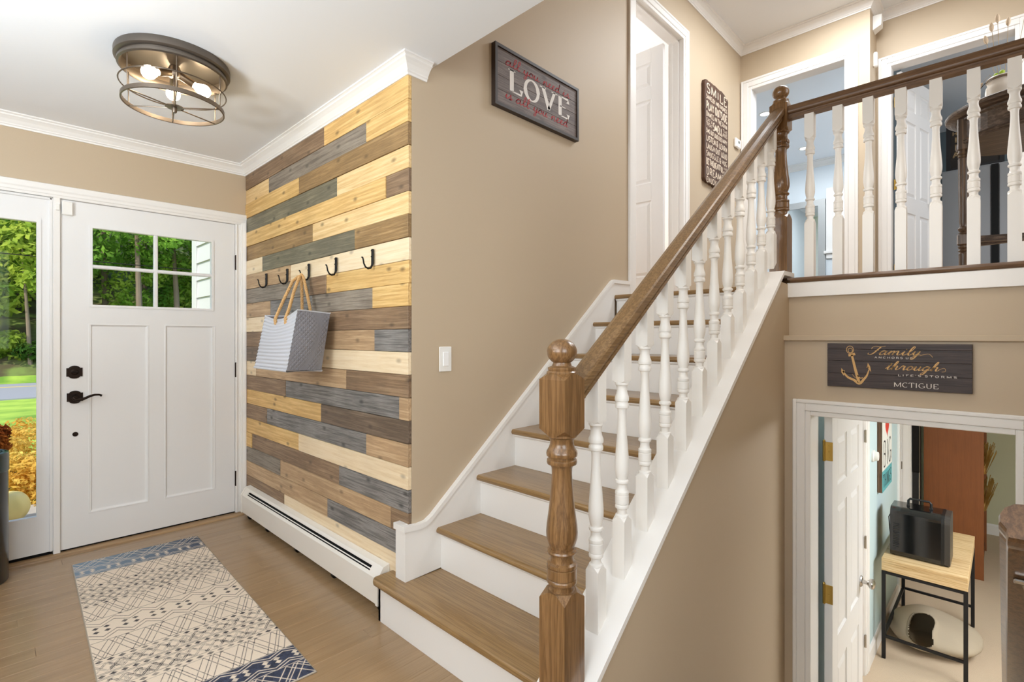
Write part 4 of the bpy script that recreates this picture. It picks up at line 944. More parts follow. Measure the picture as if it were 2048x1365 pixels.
CP = {  # capitals on a unit height: width, strokes
 'L': (.62, [[(.14, 1), (.14, 0)], [(.14, 0), (.6, 0), (.6, .25)]]), 'O': (.82, [arc(.41, .5, .33, .5, 90, 450, 30)]), 'V': (.8, [[(.08, 1), (.4, 0)], [(.4, 0), (.72, 1)]]),
 'E': (.66, [[(.14, 1), (.14, 0)], [(.14, 1), (.6, 1), (.6, .8)], [(.14, .5), (.46, .5)], [(.14, 0), (.62, 0), (.62, .22)]]),
 'M': (1.0, [[(.12, 0), (.12, 1)], [(.12, 1), (.5, .1)], [(.5, .1), (.88, 1)], [(.88, 1), (.88, 0)]]), 'C': (.78, [arc(.42, .5, .34, .5, 50, 310, 24)]),
 'T': (.7, [[(.35, 1), (.35, 0)], [(.04, .82), (.04, 1), (.66, 1), (.66, .82)]]), 'I': (.36, [[(.18, 1), (.18, 0)]]), 'G': (.84, [arc(.42, .5, .34, .5, 50, 340, 26), [(.5, .42), (.78, .42)], [(.74, .42), (.74, .1)]]),
 'U': (.78, [[(.14, 1), (.14, .35)]+arc(.39, .33, .25, .33, 180, 360, 14)+[(.64, 1)]]), 'A': (.8, [[(.4, 1), (.72, 0)], [(.4, 1), (.08, 0)], [(.2, .36), (.6, .36)]]),
 'N': (.84, [[(.14, 0), (.14, 1)], [(.14, 1), (.7, 0)], [(.7, 0), (.7, 1)]]), 'H': (.82, [[(.14, 1), (.14, 0)], [(.68, 1), (.68, 0)], [(.14, .5), (.68, .5)]]),
 'R': (.76, [[(.14, 1), (.14, 0)], [(.14, 1), (.4, 1)]+arc(.4, .74, .22, .26, 90, -90, 12)+[(.14, .48)], [(.38, .48), (.7, 0)]]),
 'S': (.66, [arc(.33, .75, .24, .25, 30, 270, 16)+arc(.33, .25, .26, .25, 90, -150, 16)]), 'P': (.7, [[(.14, 1), (.14, 0)], [(.14, 1), (.4, 1)]+arc(.4, .74, .24, .26, 90, -90, 12)+[(.14, .48)]]),
 'F': (.62, [[(.14, 1), (.14, 0)], [(.14, 1), (.58, 1), (.58, .8)], [(.14, .5), (.44, .5)]]), 'D': (.8, [[(.14, 1), (.14, 0)], [(.14, 1), (.36, 1)]+arc(.36, .5, .34, .5, 90, -90, 18)+[(.14, 0)]]),
 'B': (.74, [[(.14, 1), (.14, 0)], [(.14, 1), (.38, 1)]+arc(.38, .75, .2, .25, 90, -90, 12)+[(.14, .5)], [(.38, .5)]+arc(.38, .25, .26, .25, 90, -90, 12)+[(.14, 0)]]),
 'Y': (.76, [[(.08, 1), (.38, .48)], [(.68, 1), (.38, .48)], [(.38, .48), (.38, 0)]]), 'K': (.78, [[(.14, 1), (.14, 0)], [(.66, 1), (.16, .45)], [(.3, .6), (.7, 0)]]),
 'J': (.5, [[(.36, 1), (.36, .22)]+arc(.2, .2, .16, .2, 0, -160, 10)]), "'": (.25, [[(.14, 1), (.1, .72)]]), '&': (.86, [arc(.36, .77, .18, .22, -40, 230, 16)+[(.72, 0)], [(.24, .58)]+arc(.34, .26, .27, .27, 120, 330, 14)+[(.76, .52)]]),
}
SERIF = {'L': [(.14, 1)], 'V': [(.08, 1), (.72, 1)], 'E': [], 'M': [(.12, 0), (.12, 1), (.88, 1), (.88, 0)], 'T': [(.35, 0)], 'I': [(.18, 1), (.18, 0)], 'U': [(.14, 1), (.64, 1)], 'A': [(.72, 0), (.08, 0)], 'N': [(.14, 0), (.14, 1), (.7, 1)], 'H': [(.14, 1), (.14, 0), (.68, 1), (.68, 0)], 'R': [(.14, 0), (.7, 0)], 'P': [(.14, 0)], 'F': [(.14, 0)], 'Y': [(.08, 1), (.68, 1), (.38, 0)], 'K': [(.14, 1), (.14, 0), (.66, 1), (.7, 0)]}
def caps(mb, text, M_, x0, x1, base, h, thick, thin, serif=.09, gap=.06, flat=False):
    adv = lambda c: CP[c][0]+gap if c != ' ' else .38
    tot = sum(adv(c) for c in text); kx = (x1-x0)/tot; x = gap/2
    for c in text:
        if c == ' ': x += .38; continue
        for st in CP[c][1]:
            pts = [(x0+(x+px)*kx, base+min(max(py, 0), 1)*h) for px, py in st]
            mb.ribbon(pts, lambda dx, dy, t_: (thick*abs(dy)+thin*(1-abs(dy)))*(.75 if (dy*dx > .05 and not flat) else 1), M_)
        for sx, sy in SERIF.get(c, []):
            cy = base+sy*h; e = thin*(1 if sy == 0 else -1)
            mb.ribbon([(x0+(x+sx)*kx-serif*h-thick*.6, cy+e*.9), (x0+(x+sx)*kx+serif*h+thick*.6, cy+e*.9)], thin*.9, M_)
        x += adv(c)

# ------------------------------------------------------------------ wall sign above the stairs
def plate(mb, x0, x1, z0, z1, y): return mb
t = thing('framed_sign', 'dark framed wooden sign with big white LOVE and red script on the stair wall', 'sign', (2.12, YT, 2.43))
x0, x1, z0, z1 = 1.776, 2.474, 2.430, 2.745; yf = YT-.030
m = MB()
for a, b, c, d in ((x0, x0+.016, z0, z1), (x1-.016, x1, z0, z1), (x0+.016, x1-.016, z0, z0+.016), (x0+.016, x1-.016, z1-.016, z1)): m.box(a, b, yf, YT-.0005, c, d)
m.build('frame', plain('dark_walnut_frame', (46, 34, 28), .5), t)
bd = MB()
hh = (z1-z0-.03)/4
gb = wood('grey_board', [(84, 72, 68), (112, 99, 95), (134, 122, 117)], 'x', 3.0, .6, rings=.9, knots=.5, weather=.2)
for k in range(4): MB().box(x0+.015, x1-.015, yf+.008, YT-.004, z0+.015+k*hh+.0004, z0+.015+(k+1)*hh-.0004, .001).build('board', gb, t)
def onY(y): return lambda u, v_: (u, y, v_)
m = MB(); caps(m, 'LOVE', onY(yf+.0072), 1.872, 2.392, 2.536, .110, .0150, .0030, serif=.16, gap=.10)
m.build('lettering', plain('white_print', (232, 228, 224), .7), t, label='white LOVE lettering')
redp = plain('red_print', (176, 52, 58), .7)
for tx_, xa_, xb_, zb_ in (('all', 1.853, 1.965, 2.660), ('you', 1.99, 2.12, 2.660), ('need', 2.15, 2.30, 2.660), ('is', 2.325, 2.39, 2.660), ('is', 1.853, 1.905, 2.487), ('all', 1.93, 2.04, 2.487), ('you', 2.07, 2.19, 2.487), ('need', 2.22, 2.375, 2.487)):
    m = MB(); script(m, tx_, onY(yf+.0070), xa_, xb_, zb_, .024, .0028, .2, .35); m.build('lettering', redp, t, label='red cursive lettering')
# light switch
t = thing('light_switch', 'white rocker light switch plate on the stair wall', 'switch', (1.478, YT, 1.148))
MB().box(1.443, 1.514, YT-.006, YT, 1.090, 1.206, .004).build('plate', M['plastic'], t); MB().box(1.462, 1.495, YT-.010, YT-.005, 1.115, 1.181, .002).build('rocker', plain('rocker', (246, 246, 246), .3), t)
# SMILE sign
t = thing('rustic_sign', 'tall rusty brown sign with many lines of cream lettering on the hall wall', 'sign', (4.5, YT, 2.57))
rx0, rx1, rz0, rz1 = 4.255, 4.765, 2.575, 3.475
pts = []
random.seed(11)
for i in range(15): u = i/14; pts.append((rx0+.012+(rx1-rx0-.03)*u, rz1-.012*random.random()-.10*max(0, u-.75)**1.0*2.0*.5-(0 if i else .01)))
for i in range(20): pts.append((rx1-.004*random.random(), rz1-.05-(rz1-rz0-.09)*i/19))
for i in range(15): u = i/14; pts.append((rx1-.012-(rx1-rx0-.03)*u, rz0+.016*random.random()+.02*abs(u-.5)))
for i in range(20): pts.append((rx0+.004*random.random(), rz0+.045+(rz1-rz0-.09)*i/19))
MB().prism(pts, 'y', YT-.03, YT-.001).build('board', wood('rusty_board', [(62, 38, 24), (84, 56, 40), (104, 72, 52)], 'z', 2, .6, weather=.2), t)
m = MB(); zz = rz1-.025; a, b = rx0+.03, rx1-.025; F = onY(YT-.0306)
def ln(txt, h, a=a, b=b, tk=None):
    global zz
    caps(m, txt, F, a, b, zz-h, h*.92, (tk or h*.07), h*.04+.0006, serif=.03, gap=.14, flat=True)
ln('SMILE', .088); zz -= .104
ln('SHARE JOY AND KINDNESS', .040); zz -= .054
ln('PLAY OUTSIDE', .076); zz -= .090
ln('DANCE IN THE RAIN', .046); zz -= .060
ln('EAT A', .030, a, a+.13); ln('SMELL', .074, a+.14, b-.11); ln('THE', .030, b-.10, b); zz -= .036; ln('TREAT', .030, a, a+.13); ln('ROSES', .030, b-.10, b); zz -= .052
ln('SING OUT LOUD & BE HAPPY', .040); zz -= .055
ln('LISTEN & LEARN', .054); zz -= .068
ln('LAUGH OUT LOUD', .052); zz -= .066
ln('SNUGGLE & HUG', .050); zz -= .064
ln('BE THOUGHTFUL', .060, a, b-.09); ln('AND', .024, b-.085, b); zz -= .034; ln('KIND', .024, b-.085, b); zz -= .042
ln('DREAM', .070, a, b-.13); ln('BIG', .050, b-.12, b); zz -= .084
ln('ENJOY', .052, a, a+.22); ln('LIFE', .068, a+.24, b)
m.build('lettering', plain('cream_print', (226, 208, 186), .7), t, label='cream capital lettering')
# thermostat in the hall
t = thing('thermostat', 'small white thermostat on the hall wall beside the tall sign', 'thermostat', (5.03, YT, 3.12))
MB().box(4.975, 5.09, YT-.028, YT-.001, 3.075, 3.165, .008).build('case', M['plastic'], t); MB().box(5.02, 5.058, YT-.0292, YT-.027, 3.118, 3.142, .001).build('display', plain('lcd', (96, 104, 100), .3), t)
# Family sign
t = thing('plank_sign', 'dark wooden plank sign with gold anchor and cream lettering above the lower doorway', 'sign', (XR, .33, 1.036))
ya, yb_ = .563, .090; z0, z1 = 1.036, 1.2235; xf = XR-.019; SW, SH = ya-yb_, z1-z0
db = wood('dark_plank_board', [(36, 26, 24), (52, 39, 36), (70, 55, 51)], 'y', 3.2, .55, rings=.7, weather=.12)
cuts = [0, .30, .60, .885, 1.0]; cuts = [0, .13, .40, .69, 1.0]
for a, b in zip(cuts, cuts[1:]): MB().box(xf, XR-.001, yb_, ya, z1-b*SH+.0004, z1-a*SH-.0004, .0008).build('board', db, t)
def onF(u, v_): return (xf-.0006, ya-u*SW, z1-v_*SH)
asp = SW/SH
def F2(u, v_): return onF(u/SW, 1-v_/SH)     # metres from lower left
gold = plain('gold_print', (206, 164, 104), .6); crm = plain('cream_white_print', (228, 220, 212), .6)
m = MB(); script(m, 'Family', F2, .150, .318, (1-.245)*SH, .0165, .0026, .55, .75)
m.ribbon(catmull([(.318, .75*SH), (.345, .79*SH), (.358, .72*SH)]), .0007, F2)
m.build('lettering', gold, t, label='gold script lettering')
m = MB(); script(m, 'through', F2, .206, .375, (1-.565)*SH, .0165, .0026, .55, .75); m.ribbon(catmull([(.375, .46*SH), (.392, .50*SH), (.396, .44*SH), (.385, .42*SH)]), .0006, F2); m.build('lettering', gold, t, label='gold script lettering')
m = MB(); caps(m, 'ANCHORS US', F2, .168, .298, (1-.325)*SH, .0068, .0009, .00045, serif=.06, gap=.30); m.build('lettering', crm, t); m = MB(); caps(m, "LIFE'S STORMS", F2, .246, .432, (1-.70)*SH, .0075, .001, .0005, serif=.06, gap=.35); m.build('lettering', crm, t); m = MB()
caps(m, 'MCTIGUE', F2, .234, .376, (1-.935)*SH, .0185, .0014, .0006, serif=.07, gap=.05); m.build('lettering', crm, t, label='cream capital lettering')
m = MB(); q = lambda u, v_: (u*SW, (1-v_)*SH)
m.ribbon([q(.178+.030*math.cos(a)*.9, .145+.085*math.sin(a)) for a in np.linspace(0, 2*PI, 25)], .0011, F2); m.ribbon([q(.180+.017*math.cos(a), .16+.05*math.sin(a)) for a in np.linspace(0, 2*PI, 19)], .0012, F2)
m.ribbon([q(.166, .275), q(.192, .262), q(.217, .235)], .0052, F2); m.ribbon([q(.192, .26), q(.218, .58), q(.246, .88)], lambda dx, dy, t_: .0040+.0016*t_, F2)
m.ribbon(catmull([q(.125, .62), q(.138, .70), q(.166, .78), q(.208, .83), q(.249, .905), q(.284, .80), q(.306, .71), q(.321, .58)]), lambda dx, dy, t_: .0018+.0032*math.sin(PI*t_), F2)
m.ribbon([q(.112, .57), q(.122, .66), q(.132, .75)], lambda dx, dy, t_: .0002+.0052*(1-abs(2*t_-1)), F2); m.ribbon([q(.138, .625), q(.122, .66)], .002, F2)
m.ribbon([q(.312, .43), q(.318, .52), q(.336, .63)], lambda dx, dy, t_: .0002+.0052*(1-abs(2*t_-1)), F2); m.ribbon([q(.302, .53), q(.32, .53)], .002, F2)
m.ribbon(catmull([q(.195, .70), q(.215, .77), q(.235, .80)]), .0006, F2); m.ribbon(catmull([q(.235, .72), q(.255, .78), q(.275, .77)]), .0018, F2)
m.build('anchor', gold, t, label='gold anchor drawing')

# ------------------------------------------------------------------ upper hall devices
t = thing('motion_sensor', 'white boxy motion sensor high on the narrow return wall', 'sensor', (5.32, .818, 3.88))
m = MB(); m.add([(5.27, .817, 3.88), (5.37, .817, 3.88), (5.36, .760, 3.91), (5.28, .760, 3.91), (5.27, .817, 4.0), (5.37, .817, 4.0), (5.36, .755, 4.0), (5.28, .755, 4.0)], [(3, 2, 1, 0), (4, 5, 6, 7), (0, 1, 5, 4), (1, 2, 6, 5), (2, 3, 7, 6), (3, 0, 4, 7)]); m.build('case', M['plastic'], t)
t = thing('contact_sensor', 'slim white sensor low on the narrow return wall', 'sensor', (5.29, .818, 3.56))
MB().box(5.27, 5.31, .786, .817, 3.565, 3.69, .008).build('case', M['plastic'], t)
glow = new_mat('downlight_glow'); glow[2].inputs['Emission Color'].default_value = (1, .95, .86, 1); glow[2].inputs['Emission Strength'].default_value = 14; glow = glow[0]
for k, (x, y_, lb) in enumerate(((6.87, 2.195, 'glowing recessed ceiling light seen beside the upper newel finial'), (8.53, 2.175, 'glowing recessed ceiling light seen between landing balusters'))):
    t = thing('recessed_light', lb, 'light', (x, y_, ZUC), 0, 'recessed lights in the bathroom ceiling')
    MB().lathe([(.075, -.001), (.075, -.004), (.055, -.006), (.052, -.002)], 28, cap=False).build('trim_ring', M['white'], t, local=True)
    MB().lathe([(.0, -.003), (.053, -.003)], 28, cap=False).build('lens', glow, t, local=True)
# bathroom mirror and window
t = thing('wall_mirror', 'large grey framed mirror on the bathroom wall behind the balusters', 'mirror', (9.29, 2.34, 1.75))
m = MB()
for a, b, c, d in ((2.06, 2.16, 1.75, 3.46), (2.60, 2.70, 1.75, 3.46), (2.16, 2.60, 3.36, 3.46), (2.16, 2.60, 1.75, 1.85)): m.box(9.262, 9.299, a, b, c, d)
m.build('frame', plain('grey_mirror_frame', (176, 178, 178), .35, .4), t); MB().box(9.28, 9.29, 2.15, 2.61, 1.84, 3.37).build('mirror_glass', plain('mirror_silver', (235, 240, 240), .02, 1.0), t)
w2 = bpy.data.objects.new('window_2', None); COL.objects.link(w2); w2.location = (9.3, 1.7, 2.62); w2['kind'] = 'structure'
m = MB()
for a, b, c, d in ((1.36, 1.45, 2.62, 3.62), (1.96, 2.05, 2.62, 3.62), (1.45, 1.96, 3.53, 3.62), (1.45, 1.96, 3.06, 3.11)): m.box(9.272, 9.299, a, b, c, d)
m.build('frame', M['white'], w2); MB().box(9.24, 9.299, 1.33, 2.08, 2.575, 2.62, .006).build('sill', M['white'], w2); MB().box(9.27, 9.299, 1.36, 2.05, 2.50, 2.575, .004).build('apron', M['white'], w2)
pg = plain('daylit_pane', (240, 246, 250), .2, emit=((235, 243, 250), 1.0)); MB().box(9.29, 9.298, 1.45, 1.96, 2.62, 3.06).build('pane', pg, w2); MB().box(9.29, 9.298, 1.45, 1.96, 3.11, 3.53).build('pane', pg, w2)

# ------------------------------------------------------------------ landing console table with jar
CT = thing('console_table', 'dark carved oval console table with turned legs behind the landing balusters', 'table', (3.60, -.13, ZU))
cw = wood('console_wood', [(52, 42, 36), (82, 68, 58), (112, 96, 84)], 'y', 2.0, .4, rings=.5, coat=.2, bump=.1)
cwz = wood('console_leg_wood', [(58, 44, 34), (88, 70, 54), (120, 98, 78)], 'z', 2.0, .4, rings=.5, coat=.2, bump=.1)
ex, ey = .29, .345
def ell(prof, n=56): 
    m = MB(); vs = []
    for d, z in prof: vs += [((ex+d)*math.cos(2*PI*i/n), (ey+d)*math.sin(2*PI*i/n), z) for i in range(n)]
    k = len(prof); m.add(vs, [(j*n+i, j*n+(i+1) % n, (j+1)*n+(i+1) % n, (j+1)*n+i) for j in range(k-1) for i in range(n)]+[tuple(range(n-1, -1, -1)), tuple((k-1)*n+i for i in range(n))]); return m
ell([(-.02, .842), (-.005, .846), (.002, .852), (.018, .858), (.022, .866), (.022, .876), (.012, .882), (0, .883)]).build('table_top', cw, CT, local=True)
ell([(-.05, .712), (-.026, .712), (-.022, .718), (-.026, .724), (-.022, .730), (-.026, .736), (-.034, .742), (-.034, .826), (-.026, .834), (-.024, .843)]).build('apron', cw, CT, local=True)
LP = [(-.098, .288), (.098, .288), (-.2, -.05), (.2, -.05), (0, -.30)]
for lx, ly in LP:
    m = MB(); m.box(lx-.022, lx+.022, ly-.022, ly+.022, .684, .846, .004); m.box(lx-.024, lx+.024, ly-.024, ly+.024, .195, .250, .004)
    m.lathe([(.018, .250), (.021, .256), (.014, .262), (.020, .272), (.022, .280), (.016, .288), (.014, .294), (.0165, .31), (.019, .42), (.0205, .60), (.021, .64), (.016, .645), (.022, .652), (.016, .660), (.023, .668), (.020, .676), (.019, .684)], 20, (lx, ly, 0), cap=False)
    m.lathe([(.012, 0), (.017, .03), (.018, .13), (.0195, .15), (.014, .158), (.022, .166), (.015, .174), (.022, .184), (.018, .195)], 20, (lx, ly, 0))
    m.build('leg', cwz, CT, local=True)
for lx, ly in LP:
    d = Vector((0-lx, -.02-ly)); L_ = d.length; d.normalize(); n_ = Vector((-d.y, d.x))*.016
    m = MB(); P4 = [(lx+d.x*.02+n_.x, ly+d.y*.02+n_.y), (lx+d.x*.02-n_.x, ly+d.y*.02-n_.y), (-n_.x, -.02-n_.y), (n_.x, -.02+n_.y)]; m.prism(P4, 'z', .207, .236); m.build('stretcher', cw, CT, local=True)
jar = thing('crock_jar', 'white stoneware crock with wire handle on the console table', 'jar', (3.60, .012, ZU+.883))
MB().lathe([(.058, 0), (.064, .006), (.066, .02), (.067, .10), (.064, .118), (.058, .128), (.058, .138), (.062, .142), (.062, .158), (.059, .162), (.054, .160), (.053, .12), (.0, .115)], 36, cap=True).build('body', plain('stoneware', (222, 216, 206), .3, coat=.4), jar, local=True)
MB().lathe([(.0632, .143), (.0645, .147), (.0645, .152), (.0632, .156)], 36, cap=False).build('rim_band', plain('brown_glaze', (110, 92, 72), .4), jar, local=True)
MB().tube([(.0, .07, .062), (-.012, .076, .05), (-.03, .09, .036), (-.05, .075, .040), (-.066, .04, .052), (-.072, 0, .06), (-.066, -.045, .07), (-.03, -.075, .08), (0, -.07, .085)], .0022, 6).build('bail_handle', M['black'], jar, local=True)
MB().tube([(0, .071, .06), (-.004, .085, .07), (-.004, .10, .11), (-.002, .06, .16)], .002, 6).build('bail_handle', M['black'], jar, local=True)
fl = thing('dried_grass_bunch', 'bunny tail grass stems and small green berries standing in the white crock', 'dried flowers', (3.60, .012, ZU+1.0))
tailm = plain('bunny_tail', (216, 196, 170), .9, bump=.6, bscale=200); stm = plain('grass_stem', (170, 150, 116), .7)
z0_ = ZU+1.0
for (y_, z_, tilt) in ((.072, 2.775, .02), (.052, 2.83, .014), (.030, 2.86, .01), (-.008, 2.838, -.006), (-.075, 2.90, -.02), (.090, 2.572, .03), (-.09, 2.70, -.02)):
    tip = Vector((3.60+random.uniform(-.02, .02), y_, z_)); base = Vector((3.60, .012+(y_-.012)*.2, z0_)); midp = (tip+base)/2+Vector((0, (y_-.012)*.1, .05 if z_ < 2.6 else .01))
    if z_ < 2.6: midp = Vector((3.585, .06, 2.60))
    MB().tube([base, midp, tip], .0011, 5).build('stem', stm, fl)
    dv = (tip-midp).normalized(); MB().tube([tip-dv*.004, tip+dv*.006, tip+dv*.018, tip+dv*.032, tip+dv*.042], [.003, .0085, .010, .0075, .002], 10).build('seed_head', tailm, fl)
gm = plain('green_berry', (150, 178, 40), .5)
for (y_, z_) in ((.036, 2.583), (.014, 2.592), (.022, 2.572)):
    MB().tube([(3.585, .012, z0_), (3.572, y_, z_)], .0014, 5).build('stem', stm, fl); MB().lathe([(max(.0002, .011*math.sin(a_)), -.011*math.cos(a_)) for a_ in np.linspace(0, PI, 9)], 12, (3.570, y_, z_)).build('berry', gm, fl)
# bedroom beyond: print, wardrobe, dark panel
t = thing('framed_print', 'dark framed print with tan block lettering on the bedroom wall', 'picture', (7.9, .2, 3.16))
fx = 7.78
m = MB()
for a, b, c, d in ((.01, .05, 3.17, 3.75), (.46, .50, 3.17, 3.75), (.05, .46, 3.17, 3.21), (.05, .46, 3.71, 3.75)): m.box(fx, fx+.03, a, b, c, d)
m.build('frame', plain('dark_frame', (44, 42, 44), .5), t); MB().box(fx+.008, fx+.028, .04, .47, 3.20, 3.72).build('print_sheet', plain('print_ground', (50, 44, 40), .7), t)
m = MB(); zz = 3.70
for tx, h in (('AND LIVE', .04), ('HOPE LOVE', .045), ('IN', .07), ('IN', .07), ('ALO', .07)):
    zz -= h+.016; caps(m, tx, lambda u, v_: (fx+.0072, .46-u, v_), .01, .40 if h < .06 else .22, zz, h, h*.11, h*.09, serif=0, gap=.12, flat=True)
m.build('lettering', plain('tan_print', (190, 160, 120), .7), t)
t = thing('wardrobe', 'plain grey cabinet behind the console table in the bedroom', 'cabinet', (7.9, .2, ZU))
gw = plain('grey_lacquer', (164, 166, 170), .5)
MB().box(7.60, 8.0, -.30, .53, ZU+.04, 3.14, .004).build('carcass', gw, t); MB().box(7.582, 7.60, .12, .525, ZU+.06, 3.12, .003).build('door', gw, t); MB().box(7.582, 7.60, -.295, .05, ZU+.06, 3.12, .003).build('door', gw, t)
MB().box(7.575, 7.599, .055, .115, ZU+.05, 3.13, .002).build('gap_strip', M['gap'], t, label='black strip between the doors'); MB().box(7.62, 7.98, -.28, .51, ZU, ZU+.04).build('plinth', M['gap'], t)
MB().box(fx+.03, 8.0, .0, .5, 3.141, 3.76).build('wall_panel', M['slate_blue'], None, kind='structure').name = 'wall_print_panel'

# ------------------------------------------------------------------ lower room
t = thing('round_thermostat', 'round white dial on the pale blue wall beside the open lower door', 'thermostat', (4.62, .72, .36))
MB().lathe([(.044, 0), (.044, -.012), (.040, -.016), (.034, -.017), (.033, -.034), (.030, -.040), (.0, -.042)], 32, (0, 0, 0), 'y').build('dial', M['plastic'], t, local=True)
t = thing('wooden_wall_sign', 'wooden sign with red heart, black BIG lettering and teal panel on the pale blue wall', 'sign', (5.04, .72, .04))
MB().box(4.82, 5.27, .687, .7195, .04, .76, .002).build('board', wood('brown_board', [(74, 52, 34), (106, 78, 54), (130, 100, 74)], 'z', 2, .6, knots=.5), t)
MB().box(4.8215, 5.2685, .6855, .6875, .205, .7585).build('white_face', plain('sign_white', (226, 226, 218), .6), t); MB().box(4.8215, 5.2685, .6855, .6875, .0415, .204).build('teal_face', plain('sign_teal', (96, 172, 176), .6), t)
G = onY(.6849); m = MB()
caps(m, 'BIG', G, 4.85, 5.25, .23, .20, .010, .006, serif=.02, gap=.12); 
caps(m, 'DREAM', G, 4.85, 5.25, .62, .10, .006, .004, serif=.02, gap=.12); caps(m, 'THINGS', G, 4.85, 5.24, .07, .10, .006, .004, serif=0, gap=.14); m.build('lettering', plain('black_print', (40, 40, 42), .6), t)
hp = [(16*math.sin(a_)**3, 13*math.cos(a_)-5*math.cos(2*a_)-2*math.cos(3*a_)-math.cos(4*a_)) for a_ in np.linspace(0, 2*PI, 33)[:-1]]
MB().prism([(5.04+x*.0055, .53+z*.0048) for x, z in hp], 'y', .6846, .6857).build('heart', plain('red_heart', (206, 64, 50), .6), t)
TB = thing('side_table', 'small table with thick light wood top and black metal legs on the carpet', 'table', (5.17, .425, ZL))
tw = wood('light_oak_top', [(186, 150, 100), (214, 182, 132), (230, 204, 160)], 'y', 2.0, .45, rings=.6, knots=.3)
tx0, tx1, ty0, ty1 = 4.655, 5.69, .185, .668; zt = -.40
MB().box(tx0, tx1, ty0, ty1, zt-.030, zt, .002).build('table_top', tw, TB)
MB().box(tx0+.001, tx0+.02, ty0, ty1-.0, zt-.092, zt-.031, .001).build('apron', tw, TB); MB().box(tx0+.021, tx1-.001, ty0+.001, ty0+.018, zt-.092, zt-.031, .001).build('apron', tw, TB); MB().box(tx0+.021, tx1-.001, ty1-.018, ty1-.001, zt-.092, zt-.031, .001).build('apron', tw, TB)
bk = plain('black_steel', (26, 26, 28), .45, .3); lw = .024
for lx in (tx0, tx1-lw):
    for ly in (ty0, ty1-lw): MB().box(lx, lx+lw, ly, ly+lw, ZL+.002, zt-.0925, .001).build('leg', bk, TB)
zs_ = -.985
for zz_ in (zt-.108, zs_):
    for lx in (tx0, tx1-lw): MB().box(lx+.002, lx+lw-.002, ty0+lw, ty1-lw, zz_-.008, zz_+.010, .001).build('rail', bk, TB)
    MB().box(tx0+lw, tx1-lw, ty1-lw+.002, ty1-.002, zz_-.008, zz_+.010, .001).build('rail', bk, TB)
MB().box(tx0+lw, tx1-lw, ty0+.002, ty0+lw-.002, zt-.116, zt-.098, .001).build('rail', bk, TB)
IM = thing('ice_maker', 'glossy black countertop ice maker with arched carry handle on the side table', 'appliance', (4.90, .46, zt))
gb_ = plain('gloss_black', (14, 15, 16), .08, coat=.6); sb = plain('satin_black', (22, 22, 23), .35)
def rprism(w_, h_, r, n=6):
    return [(-w_/2+.008, 0), (-w_/2, .008)]+[(-w_/2+r-r*math.cos(a_), h_-r+r*math.sin(a_)) for a_ in np.linspace(0, PI/2, n)]+[(w_/2-r+r*math.sin(a_), h_-r+r*math.cos(a_)) for a_ in np.linspace(0, PI/2, n)]+[(w_/2, .008), (w_/2-.008, 0)]
pf = rprism(.27, .355, .055)
MB().prism([(p[0]+4.905, p[1]+zt+.006) for p in pf], 'y', .335, .632).build('body', gb_, IM)
pf2 = [(p[0]*1.0+4.905, p[1]*1.0+zt+.006) for p in pf]
MB().prism(pf2, 'y', .318, .3345).build('trim_band', sb, IM); MB().prism([(4.905+p[0]*.985, zt+.008+p[1]*.985) for p in pf], 'y', .285, .3175).build('end_panel', plain('graphite', (62, 58, 54), .35), IM)
MB().tube([(4.905, .535, zt+.345), (4.905, .535, zt+.40), (4.905, .525, zt+.415), (4.905, .41, zt+.415), (4.905, .40, zt+.40), (4.905, .40, zt+.345)], .0085, 10).box(4.89, 4.92, .525, .545, zt+.352, zt+.372, .003).box(4.89, 4.92, .39, .41, zt+.352, zt+.372, .003).build('handle', sb, IM)
m = MB()
for k in range(14): m.box(4.7685, 4.7698, .575, .612, zt+.07+k*.013, zt+.076+k*.013)
m.build('vent_slots', sb, IM)
MB().tube([(4.93, .632, zt+.26), (4.93, .652, zt+.262), (4.93, .660, zt+.24), (4.93, .655, zt+.15), (4.93, .645, zt+.06), (4.93, .640, zt+.04)], .0035, 8).build('power_cord', sb, IM)
for sx in (4.80, 5.01):
    for sy in (.31, .61): MB().lathe([(.012, 0), (.012, .008)], 12, (sx, sy, zt)).build('foot', sb, IM)
# felt cat cave under the table
CC = thing('cat_cave', 'beige felt pet cave with a dark oval opening on the carpet under the side table', 'pet bed', (5.15, .41, ZL))
nth, nph = 72, 44; hole = Vector((-.62, .10, .62)).normalized()
def cave(sc, cut):
    m = MB(); vs = []; av = []
    for j in range(nph+1):
        ph = PI*j/nph
        for i in range(nth):
            th_ = 2*PI*i/nth; d = Vector((math.sin(ph)*math.cos(th_), math.sin(ph)*math.sin(th_), math.cos(ph)))
            r = 1+.04*math.sin(3*th_+1)+.03*math.sin(5*th_)*math.sin(ph); lob = 1+.16*max(0, -d.y)*max(0, d.x+.4)
            p = Vector((d.x*.31*r*lob, d.y*.275*r*lob, max(-.098, d.z*(.125 if d.z > 0 else .11)*(1.0+.3*d.y))))
            t1 = d.y-hole.y; t2 = (d.x-hole.x)*.75-(d.z-hole.z)*.66; a_ = math.sqrt((t1/.24)**2+(t2/.17)**2+(0 if d.dot(hole) > .3 else 9))
            p += d*.010*math.exp(-((a_-1.12)/.18)**2); p *= sc
            vs.append((p.x, p.y, max(p.z, -.098*sc)+.10)); av.append(a_)
    fs = [f for f in ((j*nth+i, j*nth+(i+1) % nth, (j+1)*nth+(i+1) % nth, (j+1)*nth+i) for j in range(nph) for i in range(nth)) if min(av[q_] for q_ in f) > cut]
    return m.add(vs, fs, True)
nth, nph = 180, 120; hole = Vector((-.42, .16, .85)).normalized()
cave(1.0, 1.0).build('felt_shell', plain('beige_felt', (176, 163, 142), .95, bump=.3, bscale=40, var=.14), CC, local=True)
